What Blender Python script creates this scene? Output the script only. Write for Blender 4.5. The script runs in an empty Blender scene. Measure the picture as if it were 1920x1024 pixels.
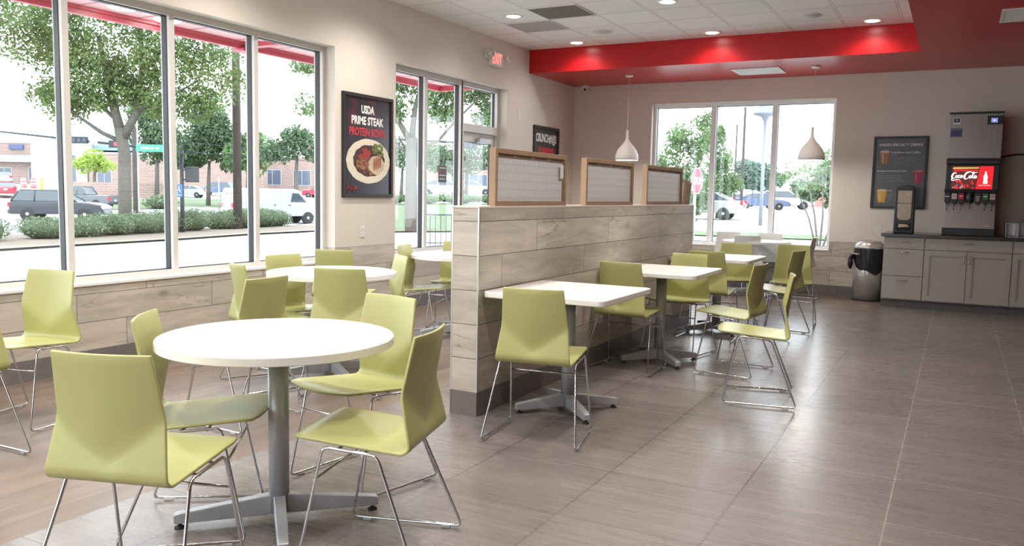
import bpy, bmesh, math, random
from mathutils import Vector, Matrix
random.seed(7)
sc = bpy.context.scene
col = sc.collection
PI = math.pi
R = math.radians

# ------------------------------------------------------------------ camera
cd = bpy.data.cameras.new('camera')
cd.sensor_width = 36.0
cd.lens = 36.0 * 1552.4 / 1920.0
cd.clip_start = 0.05
cd.clip_end = 600
cam = bpy.data.objects.new('camera', cd)
col.objects.link(cam)
yaw, pitch, roll = 0.49142, -0.09554, 0.019467
fwd = Vector((-math.sin(yaw) * math.cos(pitch), math.cos(yaw) * math.cos(pitch), math.sin(pitch)))
rt0 = Vector((math.cos(yaw), math.sin(yaw), 0))
up0 = rt0.cross(fwd)
rgt = math.cos(roll) * rt0 + math.sin(roll) * up0
upv = -math.sin(roll) * rt0 + math.cos(roll) * up0
cam.matrix_world = Matrix(((rgt.x, upv.x, -fwd.x, 0), (rgt.y, upv.y, -fwd.y, 0), (rgt.z, upv.z, -fwd.z, 1.336), (0, 0, 0, 1)))
sc.camera = cam

# ------------------------------------------------------------------ world, exposure
w = bpy.data.worlds.new('overcast_sky')
sc.world = w
w.use_nodes = True
nt = w.node_tree
bg = nt.nodes['Background']
SKY = 2.7
tc = nt.nodes.new('ShaderNodeTexCoord')
sx = nt.nodes.new('ShaderNodeSeparateXYZ')
nt.links.new(tc.outputs['Generated'], sx.inputs[0])
rp = nt.nodes.new('ShaderNodeValToRGB')
rp.color_ramp.elements[0].position = 0.0
rp.color_ramp.elements[0].color = (0.93, 0.96, 1.0, 1)
rp.color_ramp.elements[1].position = 0.7
rp.color_ramp.elements[1].color = (0.80, 0.90, 1.0, 1)
nt.links.new(sx.outputs['Z'], rp.inputs[0])
nt.links.new(rp.outputs[0], bg.inputs[0])
bg.inputs[1].default_value = SKY
sc.view_settings.view_transform = 'Standard'
sc.view_settings.look = 'None'
sc.view_settings.exposure = 0.95
sc.view_settings.gamma = 1.0
sc.view_settings.use_curve_mapping = False
try:
    sc.cycles.max_bounces = 8
    sc.cycles.diffuse_bounces = 5
    sc.cycles.glossy_bounces = 4
    sc.cycles.transparent_max_bounces = 24
    sc.cycles.caustics_reflective = False
    sc.cycles.caustics_refractive = False
    sc.cycles.sample_clamp_indirect = 6.0
except Exception:
    pass


def portal(loc, rot, sx_, sy_):
    l = bpy.data.lights.new('daylight_portal', 'AREA')
    l.shape = 'RECTANGLE'
    l.size = sx_
    l.size_y = sy_
    l.cycles.is_portal = True
    o = bpy.data.objects.new('daylight_portal', l)
    col.objects.link(o)
    o.location = loc
    o.rotation_euler = rot
    return o


portal((-5.78, 3.75, 1.68), (0, R(-90), 0), 2.1, 5.5)
portal((-5.78, -1.45, 1.68), (0, R(-90), 0), 2.1, 3.9)
portal((-2.85, -4.2, 1.68), (R(90), 0, 0), 4.1, 2.1)
portal((-5.78, 8.77, 1.4), (0, R(-90), 0), 2.7, 2.55)
portal((-2.88, 12.42, 1.68), (R(-90), 0, 0), 2.65, 2.1)

# ------------------------------------------------------------------ helpers


class MB:
    def __init__(s):
        s.v = []; s.f = []; s.m = []; s.sm = []

    def add(s, vs, fs, m=0, smooth=False):
        n = len(s.v)
        s.v += [tuple(p) for p in vs]
        for q in fs:
            s.f.append(tuple(n + i for i in q)); s.m.append(m); s.sm.append(smooth)
        return s

    def box(s, a, b, m=0):
        x0, y0, z0 = (min(a[i], b[i]) for i in range(3))
        x1, y1, z1 = (max(a[i], b[i]) for i in range(3))
        return s.add([(x0, y0, z0), (x1, y0, z0), (x1, y1, z0), (x0, y1, z0), (x0, y0, z1), (x1, y0, z1), (x1, y1, z1), (x0, y1, z1)],
                     [(0, 3, 2, 1), (4, 5, 6, 7), (0, 1, 5, 4), (1, 2, 6, 5), (2, 3, 7, 6), (3, 0, 4, 7)], m)

    def prism(s, pts, axis, a, b, m=0, pts2=None, smooth=False):
        n = len(pts)
        pts2 = pts2 or pts

        def mk(p, t):
            if axis == 'x': return (t, p[0], p[1])
            if axis == 'y': return (p[0], t, p[1])
            return (p[0], p[1], t)
        vs = [mk(p, a) for p in pts] + [mk(p, b) for p in pts2]
        fs = [tuple(range(n))[::-1], tuple(range(n, 2 * n))]
        s.add(vs, fs, m, False)
        s.add(vs, [(i, (i + 1) % n, n + (i + 1) % n, n + i) for i in range(n)], m, smooth)
        return s

    def tube(s, path, r, n=8, m=0, closed=False, caps=True):
        P = [Vector(p) for p in path]
        k = len(P)
        rs = r if isinstance(r, (list, tuple)) else [r] * k
        rings = []
        prev = None
        for i in range(k):
            if closed:
                d = (P[(i + 1) % k] - P[i - 1])
            else:
                d = (P[min(i + 1, k - 1)] - P[max(i - 1, 0)])
            d.normalize()
            if prev is None:
                a = Vector((0, 0, 1)) if abs(d.z) < .9 else Vector((1, 0, 0))
                prev = d.cross(a).normalized()
            else:
                prev = (prev - d * prev.dot(d)).normalized()
            b = d.cross(prev)
            rings.append([P[i] + (prev * math.cos(2 * PI * j / n) + b * math.sin(2 * PI * j / n)) * rs[i] for j in range(n)])
        vs = [p for rg in rings for p in rg]
        fs = []
        for i in range(k if closed else k - 1):
            i2 = (i + 1) % k
            for j in range(n):
                fs.append((i * n + j, i * n + (j + 1) % n, i2 * n + (j + 1) % n, i2 * n + j))
        s.add(vs, fs, m, True)
        if caps and not closed:
            s.add(rings[0], [tuple(range(n))[::-1]], m)
            s.add(rings[-1], [tuple(range(n))], m)
        return s

    def lathe(s, prof, n=32, c=(0, 0, 0), m=0, smooth=True, axis='z'):
        vs = []
        for (r_, z) in prof:
            for j in range(n):
                a = 2 * PI * j / n
                x, y = r_ * math.cos(a), r_ * math.sin(a)
                if axis == 'z': p = (c[0] + x, c[1] + y, c[2] + z)
                elif axis == 'y': p = (c[0] + x, c[1] + z, c[2] + y)
                else: p = (c[0] + z, c[1] + x, c[2] + y)
                vs.append(p)
        fs = []
        for i in range(len(prof) - 1):
            for j in range(n):
                fs.append((i * n + j, i * n + (j + 1) % n, (i + 1) * n + (j + 1) % n, (i + 1) * n + j))
        s.add(vs, fs, m, smooth)
        if prof[0][0] > 1e-4: s.add(vs[:n], [tuple(range(n))[::-1]], m)
        if prof[-1][0] > 1e-4: s.add(vs[-n:], [tuple(range(n))], m)
        return s

    def blob(s, c, r, n=10, m=0, jit=0.0, rnd=random):
        vs, fs = [], []
        rows = max(4, n // 2)
        for i in range(rows + 1):
            t = PI * i / rows
            for j in range(n):
                a = 2 * PI * j / n
                k = 1 + (rnd.random() - .5) * jit
                vs.append((c[0] + r[0] * math.sin(t) * math.cos(a) * k, c[1] + r[1] * math.sin(t) * math.sin(a) * k, c[2] + r[2] * math.cos(t) * k))
        for i in range(rows):
            for j in range(n):
                fs.append((i * n + j, (i + 1) * n + j, (i + 1) * n + (j + 1) % n, i * n + (j + 1) % n))
        return s.add(vs, fs, m, True)


def obj(name, mb, mats, parent=None, loc=None, rot=None, bevel=0, fix=True, seg=2):
    me = bpy.data.meshes.new(name)
    me.from_pydata(mb.v, [], mb.f)
    if not isinstance(mats, (list, tuple)): mats = [mats]
    for m in mats: me.materials.append(m)
    me.polygons.foreach_set('material_index', mb.m)
    me.polygons.foreach_set('use_smooth', mb.sm)
    if fix:
        bm = bmesh.new(); bm.from_mesh(me)
        bmesh.ops.remove_doubles(bm, verts=bm.verts, dist=1e-5)
        bmesh.ops.recalc_face_normals(bm, faces=bm.faces)
        bm.to_mesh(me); bm.free()
    me.update()
    o = bpy.data.objects.new(name, me)
    col.objects.link(o)
    if parent is not None: o.parent = parent
    if loc is not None: o.location = loc
    if rot is not None: o.rotation_euler = rot
    if bevel:
        b = o.modifiers.new('bevel', 'BEVEL'); b.width = bevel; b.segments = seg; b.limit_method = 'ANGLE'; b.angle_limit = R(40)
        b.harden_normals = False
    return o


def tag(o, label, cat, group=None):
    o['label'] = label; o['category'] = cat
    if group: o['group'] = group
    return o


def thing(name, label, cat, loc=(0, 0, 0), rz=0, group=None):
    o = bpy.data.objects.new(name, None)
    o.empty_display_size = .1
    col.objects.link(o)
    o.location = loc; o.rotation_euler = (0, 0, rz)
    return tag(o, label, cat, group)


def structure(o, label=None):
    o['kind'] = 'structure'
    if label: o['label'] = label
    return o


def copy_tree(o, parent=None):
    c = o.copy(); col.objects.link(c)
    if parent is not None:
        c.parent = parent
        c.matrix_parent_inverse = o.matrix_parent_inverse.copy()
    for ch in list(o.children): copy_tree(ch, c)
    return c


def box(name, a, b, m, parent=None, bevel=0):
    return obj(name, MB().box(a, b), m, parent, bevel=bevel)


# ------------------------------------------------------------------ materials
class NB:
    def __init__(s, name):
        s.mat = bpy.data.materials.new(name); s.mat.use_nodes = True
        s.t = s.mat.node_tree; s.N = s.t.nodes; s.L = s.t.links
        s.p = s.N['Principled BSDF']

    def n(s, typ, **kw):
        x = s.N.new(typ)
        for k, v in kw.items(): setattr(x, k, v)
        return x

    def set(s, sock, v):
        if isinstance(v, bpy.types.NodeSocket): s.L.new(v, sock)
        else: sock.default_value = v

    def math(s, op, a, b=None, c=None, clamp=False):
        x = s.n('ShaderNodeMath', operation=op, use_clamp=clamp)
        s.set(x.inputs[0], a)
        if b is not None: s.set(x.inputs[1], b)
        if c is not None: s.set(x.inputs[2], c)
        return x.outputs[0]

    def pos(s):
        g = s.n('ShaderNodeNewGeometry'); q = s.n('ShaderNodeSeparateXYZ'); s.L.new(g.outputs['Position'], q.inputs[0])
        return q.outputs

    def objpos(s):
        g = s.n('ShaderNodeTexCoord'); q = s.n('ShaderNodeSeparateXYZ'); s.L.new(g.outputs['Object'], q.inputs[0])
        return q.outputs

    def vec(s, x, y, z=0.0):
        c = s.n('ShaderNodeCombineXYZ')
        for i, v in enumerate((x, y, z)): s.set(c.inputs[i], v)
        return c.outputs[0]

    def noise(s, v, scale=5, detail=3, rough=.5, dist=0.0):
        x = s.n('ShaderNodeTexNoise')
        s.set(x.inputs['Vector'], v); s.set(x.inputs['Scale'], scale); s.set(x.inputs['Detail'], detail)
        s.set(x.inputs['Roughness'], rough); s.set(x.inputs['Distortion'], dist)
        return x.outputs['Fac']

    def white(s, v):
        x = s.n('ShaderNodeTexWhiteNoise'); s.set(x.inputs['Vector'], v)
        return x.outputs['Value']

    def mix(s, f, a, b, mode='MIX'):
        x = s.n('ShaderNodeMix', data_type='RGBA', blend_type=mode)
        s.set(x.inputs[0], f); s.set(x.inputs[6], a); s.set(x.inputs[7], b)
        return x.outputs[2]

    def ss(s, v, a, b):
        x = s.n('ShaderNodeMapRange', interpolation_type='SMOOTHSTEP')
        s.set(x.inputs[0], v); x.inputs[1].default_value = a; x.inputs[2].default_value = b
        return x.outputs[0]

    def bump(s, h, strength=.2, dist=.01):
        x = s.n('ShaderNodeBump'); s.set(x.inputs['Height'], h); x.inputs['Strength'].default_value = strength; x.inputs['Distance'].default_value = dist
        s.L.new(x.outputs[0], s.p.inputs['Normal'])
        return x

    def col(s, v): s.set(s.p.inputs['Base Color'], v)
    def rough(s, v): s.set(s.p.inputs['Roughness'], v)


def c4(c): return (c[0], c[1], c[2], 1.0)


def mat(name, c, rough=.5, metal=0.0, var=.06, scale=6.0, bump=0.0, bscale=60, spec=None, emit=None, es=0, coat=0, alpha=None):
    b = NB(name)
    tc_ = b.n('ShaderNodeTexCoord')
    f = b.noise(tc_.outputs['Object'], scale, 3)
    d = tuple(max(0, x * (1 - var)) for x in c); l = tuple(min(1, x * (1 + var)) for x in c)
    b.col(b.mix(f, c4(d), c4(l)))
    b.rough(rough); b.p.inputs['Metallic'].default_value = metal
    if spec is not None: b.p.inputs['Specular IOR Level'].default_value = spec
    if bump: b.bump(b.noise(tc_.outputs['Object'], bscale, 3), bump, .004)
    if coat: b.p.inputs['Coat Weight'].default_value = coat
    if alpha is not None: b.p.inputs['Alpha'].default_value = alpha
    if emit:
        b.p.inputs['Emission Color'].default_value = c4(emit); b.p.inputs['Emission Strength'].default_value = es
    return b.mat


def glass_mat(name, tint=(1, 1, 1), refl=1.0, rough=0.0):
    b = NB(name)
    b.N.remove(b.p)
    out = [x for x in b.N if x.type == 'OUTPUT_MATERIAL'][0]
    tr = b.n('ShaderNodeBsdfTransparent'); tr.inputs[0].default_value = c4(tint)
    gl = b.n('ShaderNodeBsdfGlossy'); gl.inputs['Roughness'].default_value = rough
    lw = b.n('ShaderNodeLayerWeight'); lw.inputs['Blend'].default_value = .5
    fr = b.math('ADD', .035, b.math('MULTIPLY', b.math('POWER', lw.outputs['Facing'], 5.0), .9))
    mx = b.n('ShaderNodeMixShader')
    b.L.new(b.math('MULTIPLY', fr, refl, clamp=True), mx.inputs[0])
    b.L.new(tr.outputs[0], mx.inputs[1]); b.L.new(gl.outputs[0], mx.inputs[2]); b.L.new(mx.outputs[0], out.inputs[0])
    return b.mat


def plank_mat(name, uax, vax, v0, h, length, shifts, light, dark, line, joint=.0022, rough=.42, seed=0.0, period=None, vscale=1.0, jcol=None):
    """wood-look planks; uax/vax pick the world axes that run along and across a plank"""
    b = NB(name)
    P = b.pos(); u = P[uax]; v = P[vax]
    vv = b.math('DIVIDE', b.math('SUBTRACT', v, v0), h)
    row = b.math('FLOOR', vv); fv = b.math('FRACT', vv)
    if shifts:
        sh = None
        for i, s_ in shifts.items():
            e = b.math('MULTIPLY', b.math('COMPARE', row, float(i), .1), s_)
            sh = e if sh is None else b.math('ADD', sh, e)
    else:
        sh = b.math('MULTIPLY', b.white(b.vec(row, seed, 3.3)), length)
    uu = b.math('DIVIDE', b.math('SUBTRACT', u, sh), length)
    cell = b.math('FLOOR', uu); fu = b.math('FRACT', uu)
    ju = b.math('MULTIPLY', b.math('MINIMUM', fu, b.math('SUBTRACT', 1.0, fu)), length)
    jv = b.math('MULTIPLY', b.math('MINIMUM', fv, b.math('SUBTRACT', 1.0, fv)), h)
    jm = b.math('LESS_THAN', b.math('MINIMUM', ju, jv), joint)
    rnd = b.white(b.vec(row, cell, seed)); rnd2 = b.white(b.vec(cell, row, seed + 5.0))
    gu = b.math('ADD', u, b.math('MULTIPLY', rnd, 37.0)); gv = b.math('ADD', v, b.math('MULTIPLY', rnd2, 21.0))
    gvec = b.vec(b.math('MULTIPLY', gu, 1.6), b.math('MULTIPLY', gv, 9.0), b.math('MULTIPLY', rnd, 9.0))
    g1 = b.noise(gvec, 1.0, 6, .62, .6)
    fine = b.noise(b.vec(b.math('MULTIPLY', gu, 6.0), b.math('MULTIPLY', gv, 130.0), rnd), 1.0, 4, .6)
    cl = b.noise(b.vec(b.math('MULTIPLY', gu, 1.1), b.math('MULTIPLY', gv, 5.5), b.math('MULTIPLY', rnd2, 13.0)), 1.0, 3, .5, 1.2)
    crack = b.math('SUBTRACT', 1.0, b.ss(b.math('ABSOLUTE', b.math('SUBTRACT', cl, .52)), 0.0, .02))
    crack = b.math('MULTIPLY', crack, b.ss(b.noise(b.vec(gu, gv, 4.0), 1.7, 2), .48, .66))
    vo = b.n('ShaderNodeTexVoronoi'); b.set(vo.inputs['Vector'], b.vec(b.math('MULTIPLY', gu, 1.7), b.math('MULTIPLY', gv, 3.4), 0.0)); vo.inputs['Scale'].default_value = 1.0
    knot = b.math('SUBTRACT', 1.0, b.ss(vo.outputs['Distance'], .015, .14))
    f = b.math('ADD', b.math('MULTIPLY', b.ss(g1, .3, .72), .62), b.math('MULTIPLY', fine, .3))
    c = b.mix(f, c4(dark), c4(light))
    c = b.mix(b.math('MULTIPLY', crack, .55), c, c4(line))
    c = b.mix(b.math('MULTIPLY', knot, .5), c, c4(line))
    tone = b.math('ADD', .84, b.math('MULTIPLY', rnd, .26))
    hs = b.n('ShaderNodeHueSaturation'); b.set(hs.inputs['Value'], tone); b.set(hs.inputs['Color'], c)
    c = b.mix(jm, hs.outputs[0], c4(jcol or (.10, .085, .075)))
    b.col(c)
    b.rough(b.math('ADD', rough, b.math('MULTIPLY', fine, .15)))
    b.bump(b.math('SUBTRACT', b.math('MULTIPLY', fine, .3), jm), .25, .002)
    return b.mat


LIGHTW, DARKW, LINEW = (.70, .645, .57), (.38, .34, .285), (.15, .12, .095)
m_plank_left = plank_mat('wall_plank_left', 1, 2, .144, .205, 1.22, {-1: 0, 0: .44, 1: .04, 2: .62, 3: .3, 4: .8}, LIGHTW, DARKW, LINEW)
m_plank_back = plank_mat('wall_plank_back', 0, 2, .144, .205, 1.22, {-1: 0, 0: -1.53, 1: -1.3, 2: -.3, 3: .5, 4: .8}, LIGHTW, DARKW, LINEW, seed=2.0)
m_plank_part = plank_mat('partition_plank', 1, 2, .144, .205, 1.285, {-1: 0, 0: .25, 1: .62, 2: .875, 3: .62, 4: 1.1, 5: 0.23}, LIGHTW, DARKW, LINEW, seed=4.0)
m_plank_pend = plank_mat('partition_end_plank', 0, 2, .144, .205, 3.0, {-1: .3}, LIGHTW, DARKW, LINEW, seed=6.0)
FL, FD = (.245, .185, .148), (.145, .106, .083)
m_floorwood = plank_mat('floor_plank_long', 1, 0, -3.06, .154, 1.22, None, FL, FD, (.16, .10, .07), rough=.30, seed=8.0, joint=.0018)
m_floorwood2 = plank_mat('floor_plank_cross', 0, 1, 10.58, .154, 1.22, None, FL, FD, (.16, .10, .07), rough=.30, seed=9.0, joint=.0018)


def floor_tile_mat():
    b = NB('floor_tile')
    P = b.pos(); x = P[0]; y = P[1]
    uu = b.math('DIVIDE', b.math('ADD', x, .798), .61); vv = b.math('DIVIDE', b.math('SUBTRACT', y, 3.06), .6267)
    ju = b.math('MULTIPLY', b.math('PINGPONG', uu, .5), .61); jv = b.math('MULTIPLY', b.math('PINGPONG', vv, .5), .6267)
    jm = b.math('LESS_THAN', b.math('MINIMUM', ju, b.math('MULTIPLY', jv, 1.3)), .0028)
    cu = b.math('FLOOR', uu); cv = b.math('FLOOR', vv)
    rnd = b.white(b.vec(cu, cv, 1.0))
    streak = b.noise(b.vec(b.math('ADD', b.math('MULTIPLY', x, 2.2), b.math('MULTIPLY', rnd, 20.0)), b.math('MULTIPLY', y, 150.0), rnd), 1.0, 4, .62)
    broad = b.noise(b.vec(b.math('MULTIPLY', x, 1.5), b.math('MULTIPLY', y, 14.0), b.math('MULTIPLY', rnd, 8.0)), 1.0, 3, .5)
    f = b.math('ADD', b.math('MULTIPLY', streak, .45), b.math('MULTIPLY', broad, .55))
    c = b.mix(b.ss(f, .25, .75), (.183, .158, .151, 1), (.232, .204, .196, 1))
    hs = b.n('ShaderNodeHueSaturation'); b.set(hs.inputs['Value'], b.math('ADD', .93, b.math('MULTIPLY', rnd, .12))); b.set(hs.inputs['Color'], c)
    spot = b.math('GREATER_THAN', b.noise(b.vec(x, y, 0.0), 4.3, 1), .80)
    c = b.mix(b.math('MULTIPLY', spot, .5), hs.outputs[0], (.09, .07, .06, 1))
    worn = b.ss(b.math('ADD', x, b.math('MULTIPLY', b.noise(b.vec(x, y, 2.0), 1.1, 2), .5)), -.45, -.05)
    gc = b.mix(worn, (.075, .065, .06, 1), (.42, .38, .35, 1))
    c = b.mix(b.math('MULTIPLY', jm, .9), c, gc)
    b.col(c)
    b.rough(b.math('ADD', .20, b.math('MULTIPLY', streak, .14)))
    b.p.inputs['Specular IOR Level'].default_value = .75
    b.bump(b.math('SUBTRACT', b.math('MULTIPLY', streak, .35), jm), .12, .0025)
    return b.mat


m_floor = floor_tile_mat()


def base_tile_mat(name, uax, off):
    b = NB(name)
    P = b.pos(); u = P[uax]
    q = b.math('DIVIDE', b.math('SUBTRACT', u, off), .305)
    j = b.math('LESS_THAN', b.math('MULTIPLY', b.math('PINGPONG', q, .5), .305), .0016)
    n_ = b.noise(b.vec(b.math('MULTIPLY', P[0], 6.0), b.math('MULTIPLY', P[1], 6.0), b.math('MULTIPLY', P[2], 90.0)), 1.0, 3)
    c = b.mix(n_, (.125, .115, .115, 1), (.20, .185, .18, 1))
    b.col(b.mix(j, c, (.07, .06, .06, 1))); b.rough(.38)
    return b.mat


m_base_y = base_tile_mat('base_tile_y', 1, .02)
m_base_x = base_tile_mat('base_tile_x', 0, .1)
m_wall = mat('painted_wall_cream', (.70, .645, .58), .62, var=.02, scale=2, bump=.05, bscale=220)
m_walldk = mat('unseen_wall_dark_brown', (.09, .07, .065), .6, var=.03)
m_white_paint = mat('painted_reveal_white', (.80, .79, .77), .5, var=.02)


def ceiling_mat():
    b = NB('acoustic_ceiling_tile')
    P = b.pos(); x, y = P[0], P[1]
    uu = b.math('DIVIDE', b.math('ADD', x, 4.955), .61); vv = b.math('DIVIDE', b.math('SUBTRACT', y, 8.295), .61)
    d = b.math('MULTIPLY', b.math('MINIMUM', b.math('PINGPONG', uu, .5), b.math('PINGPONG', vv, .5)), .61)
    bar = b.math('LESS_THAN', d, .011)
    edge = b.math('MULTIPLY', b.math('LESS_THAN', d, .016), b.math('SUBTRACT', 1.0, bar))
    rnd = b.white(b.vec(b.math('FLOOR', uu), b.math('FLOOR', vv), 0.0))
    sp = b.noise(b.vec(x, y, 0.0), 160, 2)
    c = b.mix(b.ss(sp, .35, .5), (.82, .815, .81, 1), (.90, .895, .89, 1))
    hs = b.n('ShaderNodeHueSaturation'); b.set(hs.inputs['Value'], b.math('ADD', .95, b.math('MULTIPLY', rnd, .06))); b.set(hs.inputs['Color'], c)
    c = b.mix(bar, hs.outputs[0], (.84, .84, .84, 1))
    c = b.mix(edge, c, (.40, .39, .39, 1))
    b.col(c); b.rough(.8)
    b.bump(b.math('ADD', b.math('MULTIPLY', sp, .3), bar), .3, .004)
    return b.mat


m_ceil = ceiling_mat()
m_red = mat('glossy_red_soffit_paint', (.50, .006, .010), .30, var=.03, scale=1.5)
m_alu = mat('window_frame_aluminium', (.66, .645, .62), .38, .0, var=.03)
m_gasket = mat('black_glazing_gasket', (.012, .013, .018), .45)
m_sill = mat('white_marble_sill', (.80, .80, .80), .25, var=.05, scale=9)
m_glass = glass_mat('clear_window_glass', (.97, .99, .985))
m_lime = mat('lime_green_plastic_shell', (.422, .425, .172), .36, var=.03, scale=3, bump=.04, bscale=300)
m_whiteplastic = mat('white_plastic_shell', (.72, .72, .70), .36, var=.02, bump=.04, bscale=300)
m_chrome = mat('chrome_rod', (.62, .62, .64), .14, 1.0, var=.02)
m_clear = mat('clear_plastic_glide', (.62, .63, .63), .25, var=.02, alpha=.55)
m_ttop = mat('white_laminate_tabletop', (.82, .81, .79), .30, var=.03, scale=5)
m_silver = mat('silver_powder_coat', (.50, .52, .56), .38, .35, var=.03)
m_black = mat('black_satin_plastic', (.014, .014, .016), .38)
m_blackrub = mat('black_rubber', (.02, .02, .02), .7)
m_steel = mat('brushed_stainless_steel', (.34, .335, .33), .30, 1.0, var=.05, scale=14)


def brushed_mat():
    b = NB('vertical_brushed_steel')
    P = b.objpos()
    s_ = b.noise(b.vec(b.math('MULTIPLY', P[0], 180.0), b.math('MULTIPLY', P[1], 180.0), b.math('MULTIPLY', P[2], 1.5)), 1.0, 3)
    b.col(b.mix(s_, (.17, .155, .148, 1), (.27, .25, .24, 1))); b.p.inputs['Metallic'].default_value = 1.0
    b.rough(b.math('ADD', .22, b.math('MULTIPLY', s_, .16)))
    return b.mat


m_brushed = brushed_mat()
m_frame_black = mat('black_poster_frame', (.02, .018, .018), .4)
m_offwhite = mat('off_white_device_plastic', (.74, .73, .70), .4)
m_cab = mat('taupe_painted_cabinet', (.41, .385, .355), .45, var=.02)
m_cabdark = mat('dark_grey_toe_kick', (.12, .115, .115), .5)
m_counter = mat('black_granite_worktop', (.035, .037, .036), .18, var=.5, scale=70)
m_handle = mat('brushed_nickel_handle', (.50, .46, .42), .3, 1.0)

# ------------------------------------------------------------------ room shell
XL, YB = -5.5, 12.27
ZC, ZS = 3.37, 3.045


def wall_with_holes(mb, axis, p0, p1, u0, u1, z0, z1, holes):
    """boxes around rectangular openings; axis = thickness axis"""
    us = sorted({u0, u1, *[h[0] for h in holes], *[h[1] for h in holes]})
    us = [q for q in us if u0 <= q <= u1]
    for a, b_ in zip(us, us[1:]):
        zz = [(z0, z1)]
        for h in holes:
            if h[0] <= a + 1e-6 and h[1] >= b_ - 1e-6:
                nz = []
                for s_, e in zz:
                    if h[2] > s_: nz.append((s_, min(e, h[2])))
                    if h[3] < e: nz.append((max(s_, h[3]), e))
                zz = nz
        for s_, e in zz:
            if e - s_ < 1e-5: continue
            if axis == 'x': mb.box((p0, a, s_), (p1, b_, e))
            else: mb.box((a, p0, s_), (b_, p1, e))


W1 = (1.02, 6.49, .632, 2.745)
W4 = (-3.4, .5, .632, 2.745)
W5 = (-4.9, -.8, .632, 2.745)
W2 = (7.50, 10.04, 0.0, 2.745)
W3 = (-4.20, -1.56, .632, 2.73)
mb = MB(); wall_with_holes(mb, 'x', XL, XL - .24, -4.0, YB + .24, .759, 3.6, [W1, W2, W4])
structure(obj('wall_left', mb, m_wall, fix=True))
mb = MB(); wall_with_holes(mb, 'x', XL, XL - .24, -4.0, YB + .24, 0, .759, [W1, W2, W4])
structure(obj('trim_1', mb, m_plank_left), 'wood-look plank wainscot on the window wall')
mb = MB(); wall_with_holes(mb, 'y', YB, YB + .24, XL, 1.7, .759, 3.6, [W3])
structure(obj('wall_back', mb, m_wall))
mb = MB(); wall_with_holes(mb, 'y', YB, YB + .24, XL, 1.7, 0, .759, [W3])
structure(obj('trim_2', mb, m_plank_back), 'wood-look plank wainscot on the far wall')
structure(box('wall_right', (1.7, -4.2, 0), (1.94, YB + .24, 3.6), m_walldk))  # unseen wall, set close and dark to dim the right end
mb = MB(); wall_with_holes(mb, 'y', -4.24, -4.0, XL - .24, 1.94, 0, 3.6, [W5])
structure(obj('wall_front', mb, m_wall))
mb = MB(); mb.box((XL, -4, 0), (XL + .012, W2[0], .146)); mb.box((XL, W2[1], 0), (XL + .012, YB, .146))
structure(obj('baseboard_left', mb, m_base_y))
structure(box('baseboard_back', (XL, YB - .012, 0), (-.82, YB, .146), m_base_x))
mb = MB(); mb.box((-3.06, -4, -.12), (-.798, 10.58, 0)); mb.box((-.798, -4, -.12), (1.7, YB, 0))
structure(obj('floor', mb, m_floor))
structure(box('floor_wood_left', (XL, -4, -.12), (-3.06, 10.58, 0), m_floorwood))
structure(box('floor_wood_back', (XL, 10.58, -.12), (-.798, YB, 0), m_floorwood2))
structure(box('ceiling', (XL, -4, ZC), (-.487, 10.68, ZC + .08), m_ceil))
mb = MB()
mb.box((XL, 10.68, ZS), (1.7, YB, ZC + .3)); mb.box((-.487, -4, ZS), (1.7, 10.68, ZC + .3))
structure(obj('trim_3', mb, m_red), 'dropped glossy red soffit round the white ceiling')
structure(box('ceiling_slab', (XL - .24, -4.24, 3.68), (1.94, YB + .24, 3.8), m_wall))

# partition
PX0, PX1, PY0, PY1 = -2.655, -2.467, 4.19, 8.66
structure(box('wall_partition', (PX0 + .004, PY0 + .004, 0), (PX1 - .004, PY1 - .004, 1.245), m_wall))
mb = MB(); mb.box((PX1 - .012, PY0 + .006, .146), (PX1, PY1, 1.245)); mb.box((PX0, PY0 + .006, .146), (PX0 + .012, PY1, 1.245))
structure(obj('trim_4', mb, m_plank_part), 'pale wood-look planks on the long sides of the partition')
structure(box('trim_5', (PX0 + .006, PY0, .146), (PX1 - .006, PY0 + .012, 1.245), m_plank_pend), 'pale wood-look planks on the partition end')
m_cap = mat('partition_cap', (.62, .57, .53), .35, var=.03)
structure(box('trim_6', (PX0 - .003, PY0 - .003, 1.245), (PX1 + .003, PY1, 1.259), m_cap, bevel=.003), 'cap along the top of the partition')
m_trimalu = mat('anodised_edge_trim', (.62, .62, .63), .3, .8)
mb = MB()
for (x, y) in ((PX0 - .001, PY0 - .001), (PX1 - .009, PY0 - .001)):
    mb.box((x, y, 0.146), (x + .010, y + .010, 1.245))
structure(obj('trim_7', mb, m_trimalu), 'metal edge strips on the partition corners')
mb = MB(); mb.box((PX1 - .012, PY0 + .005, 0), (PX1 + .001, PY1, .146)); mb.box((PX0 - .001, PY0 + .005, 0), (PX0 + .012, PY1, .146))
structure(obj('baseboard_partition', mb, m_base_y))
structure(box('baseboard_partition_end', (PX0, PY0 - .001, 0), (PX1, PY0 + .012, .146), m_base_x))


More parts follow.
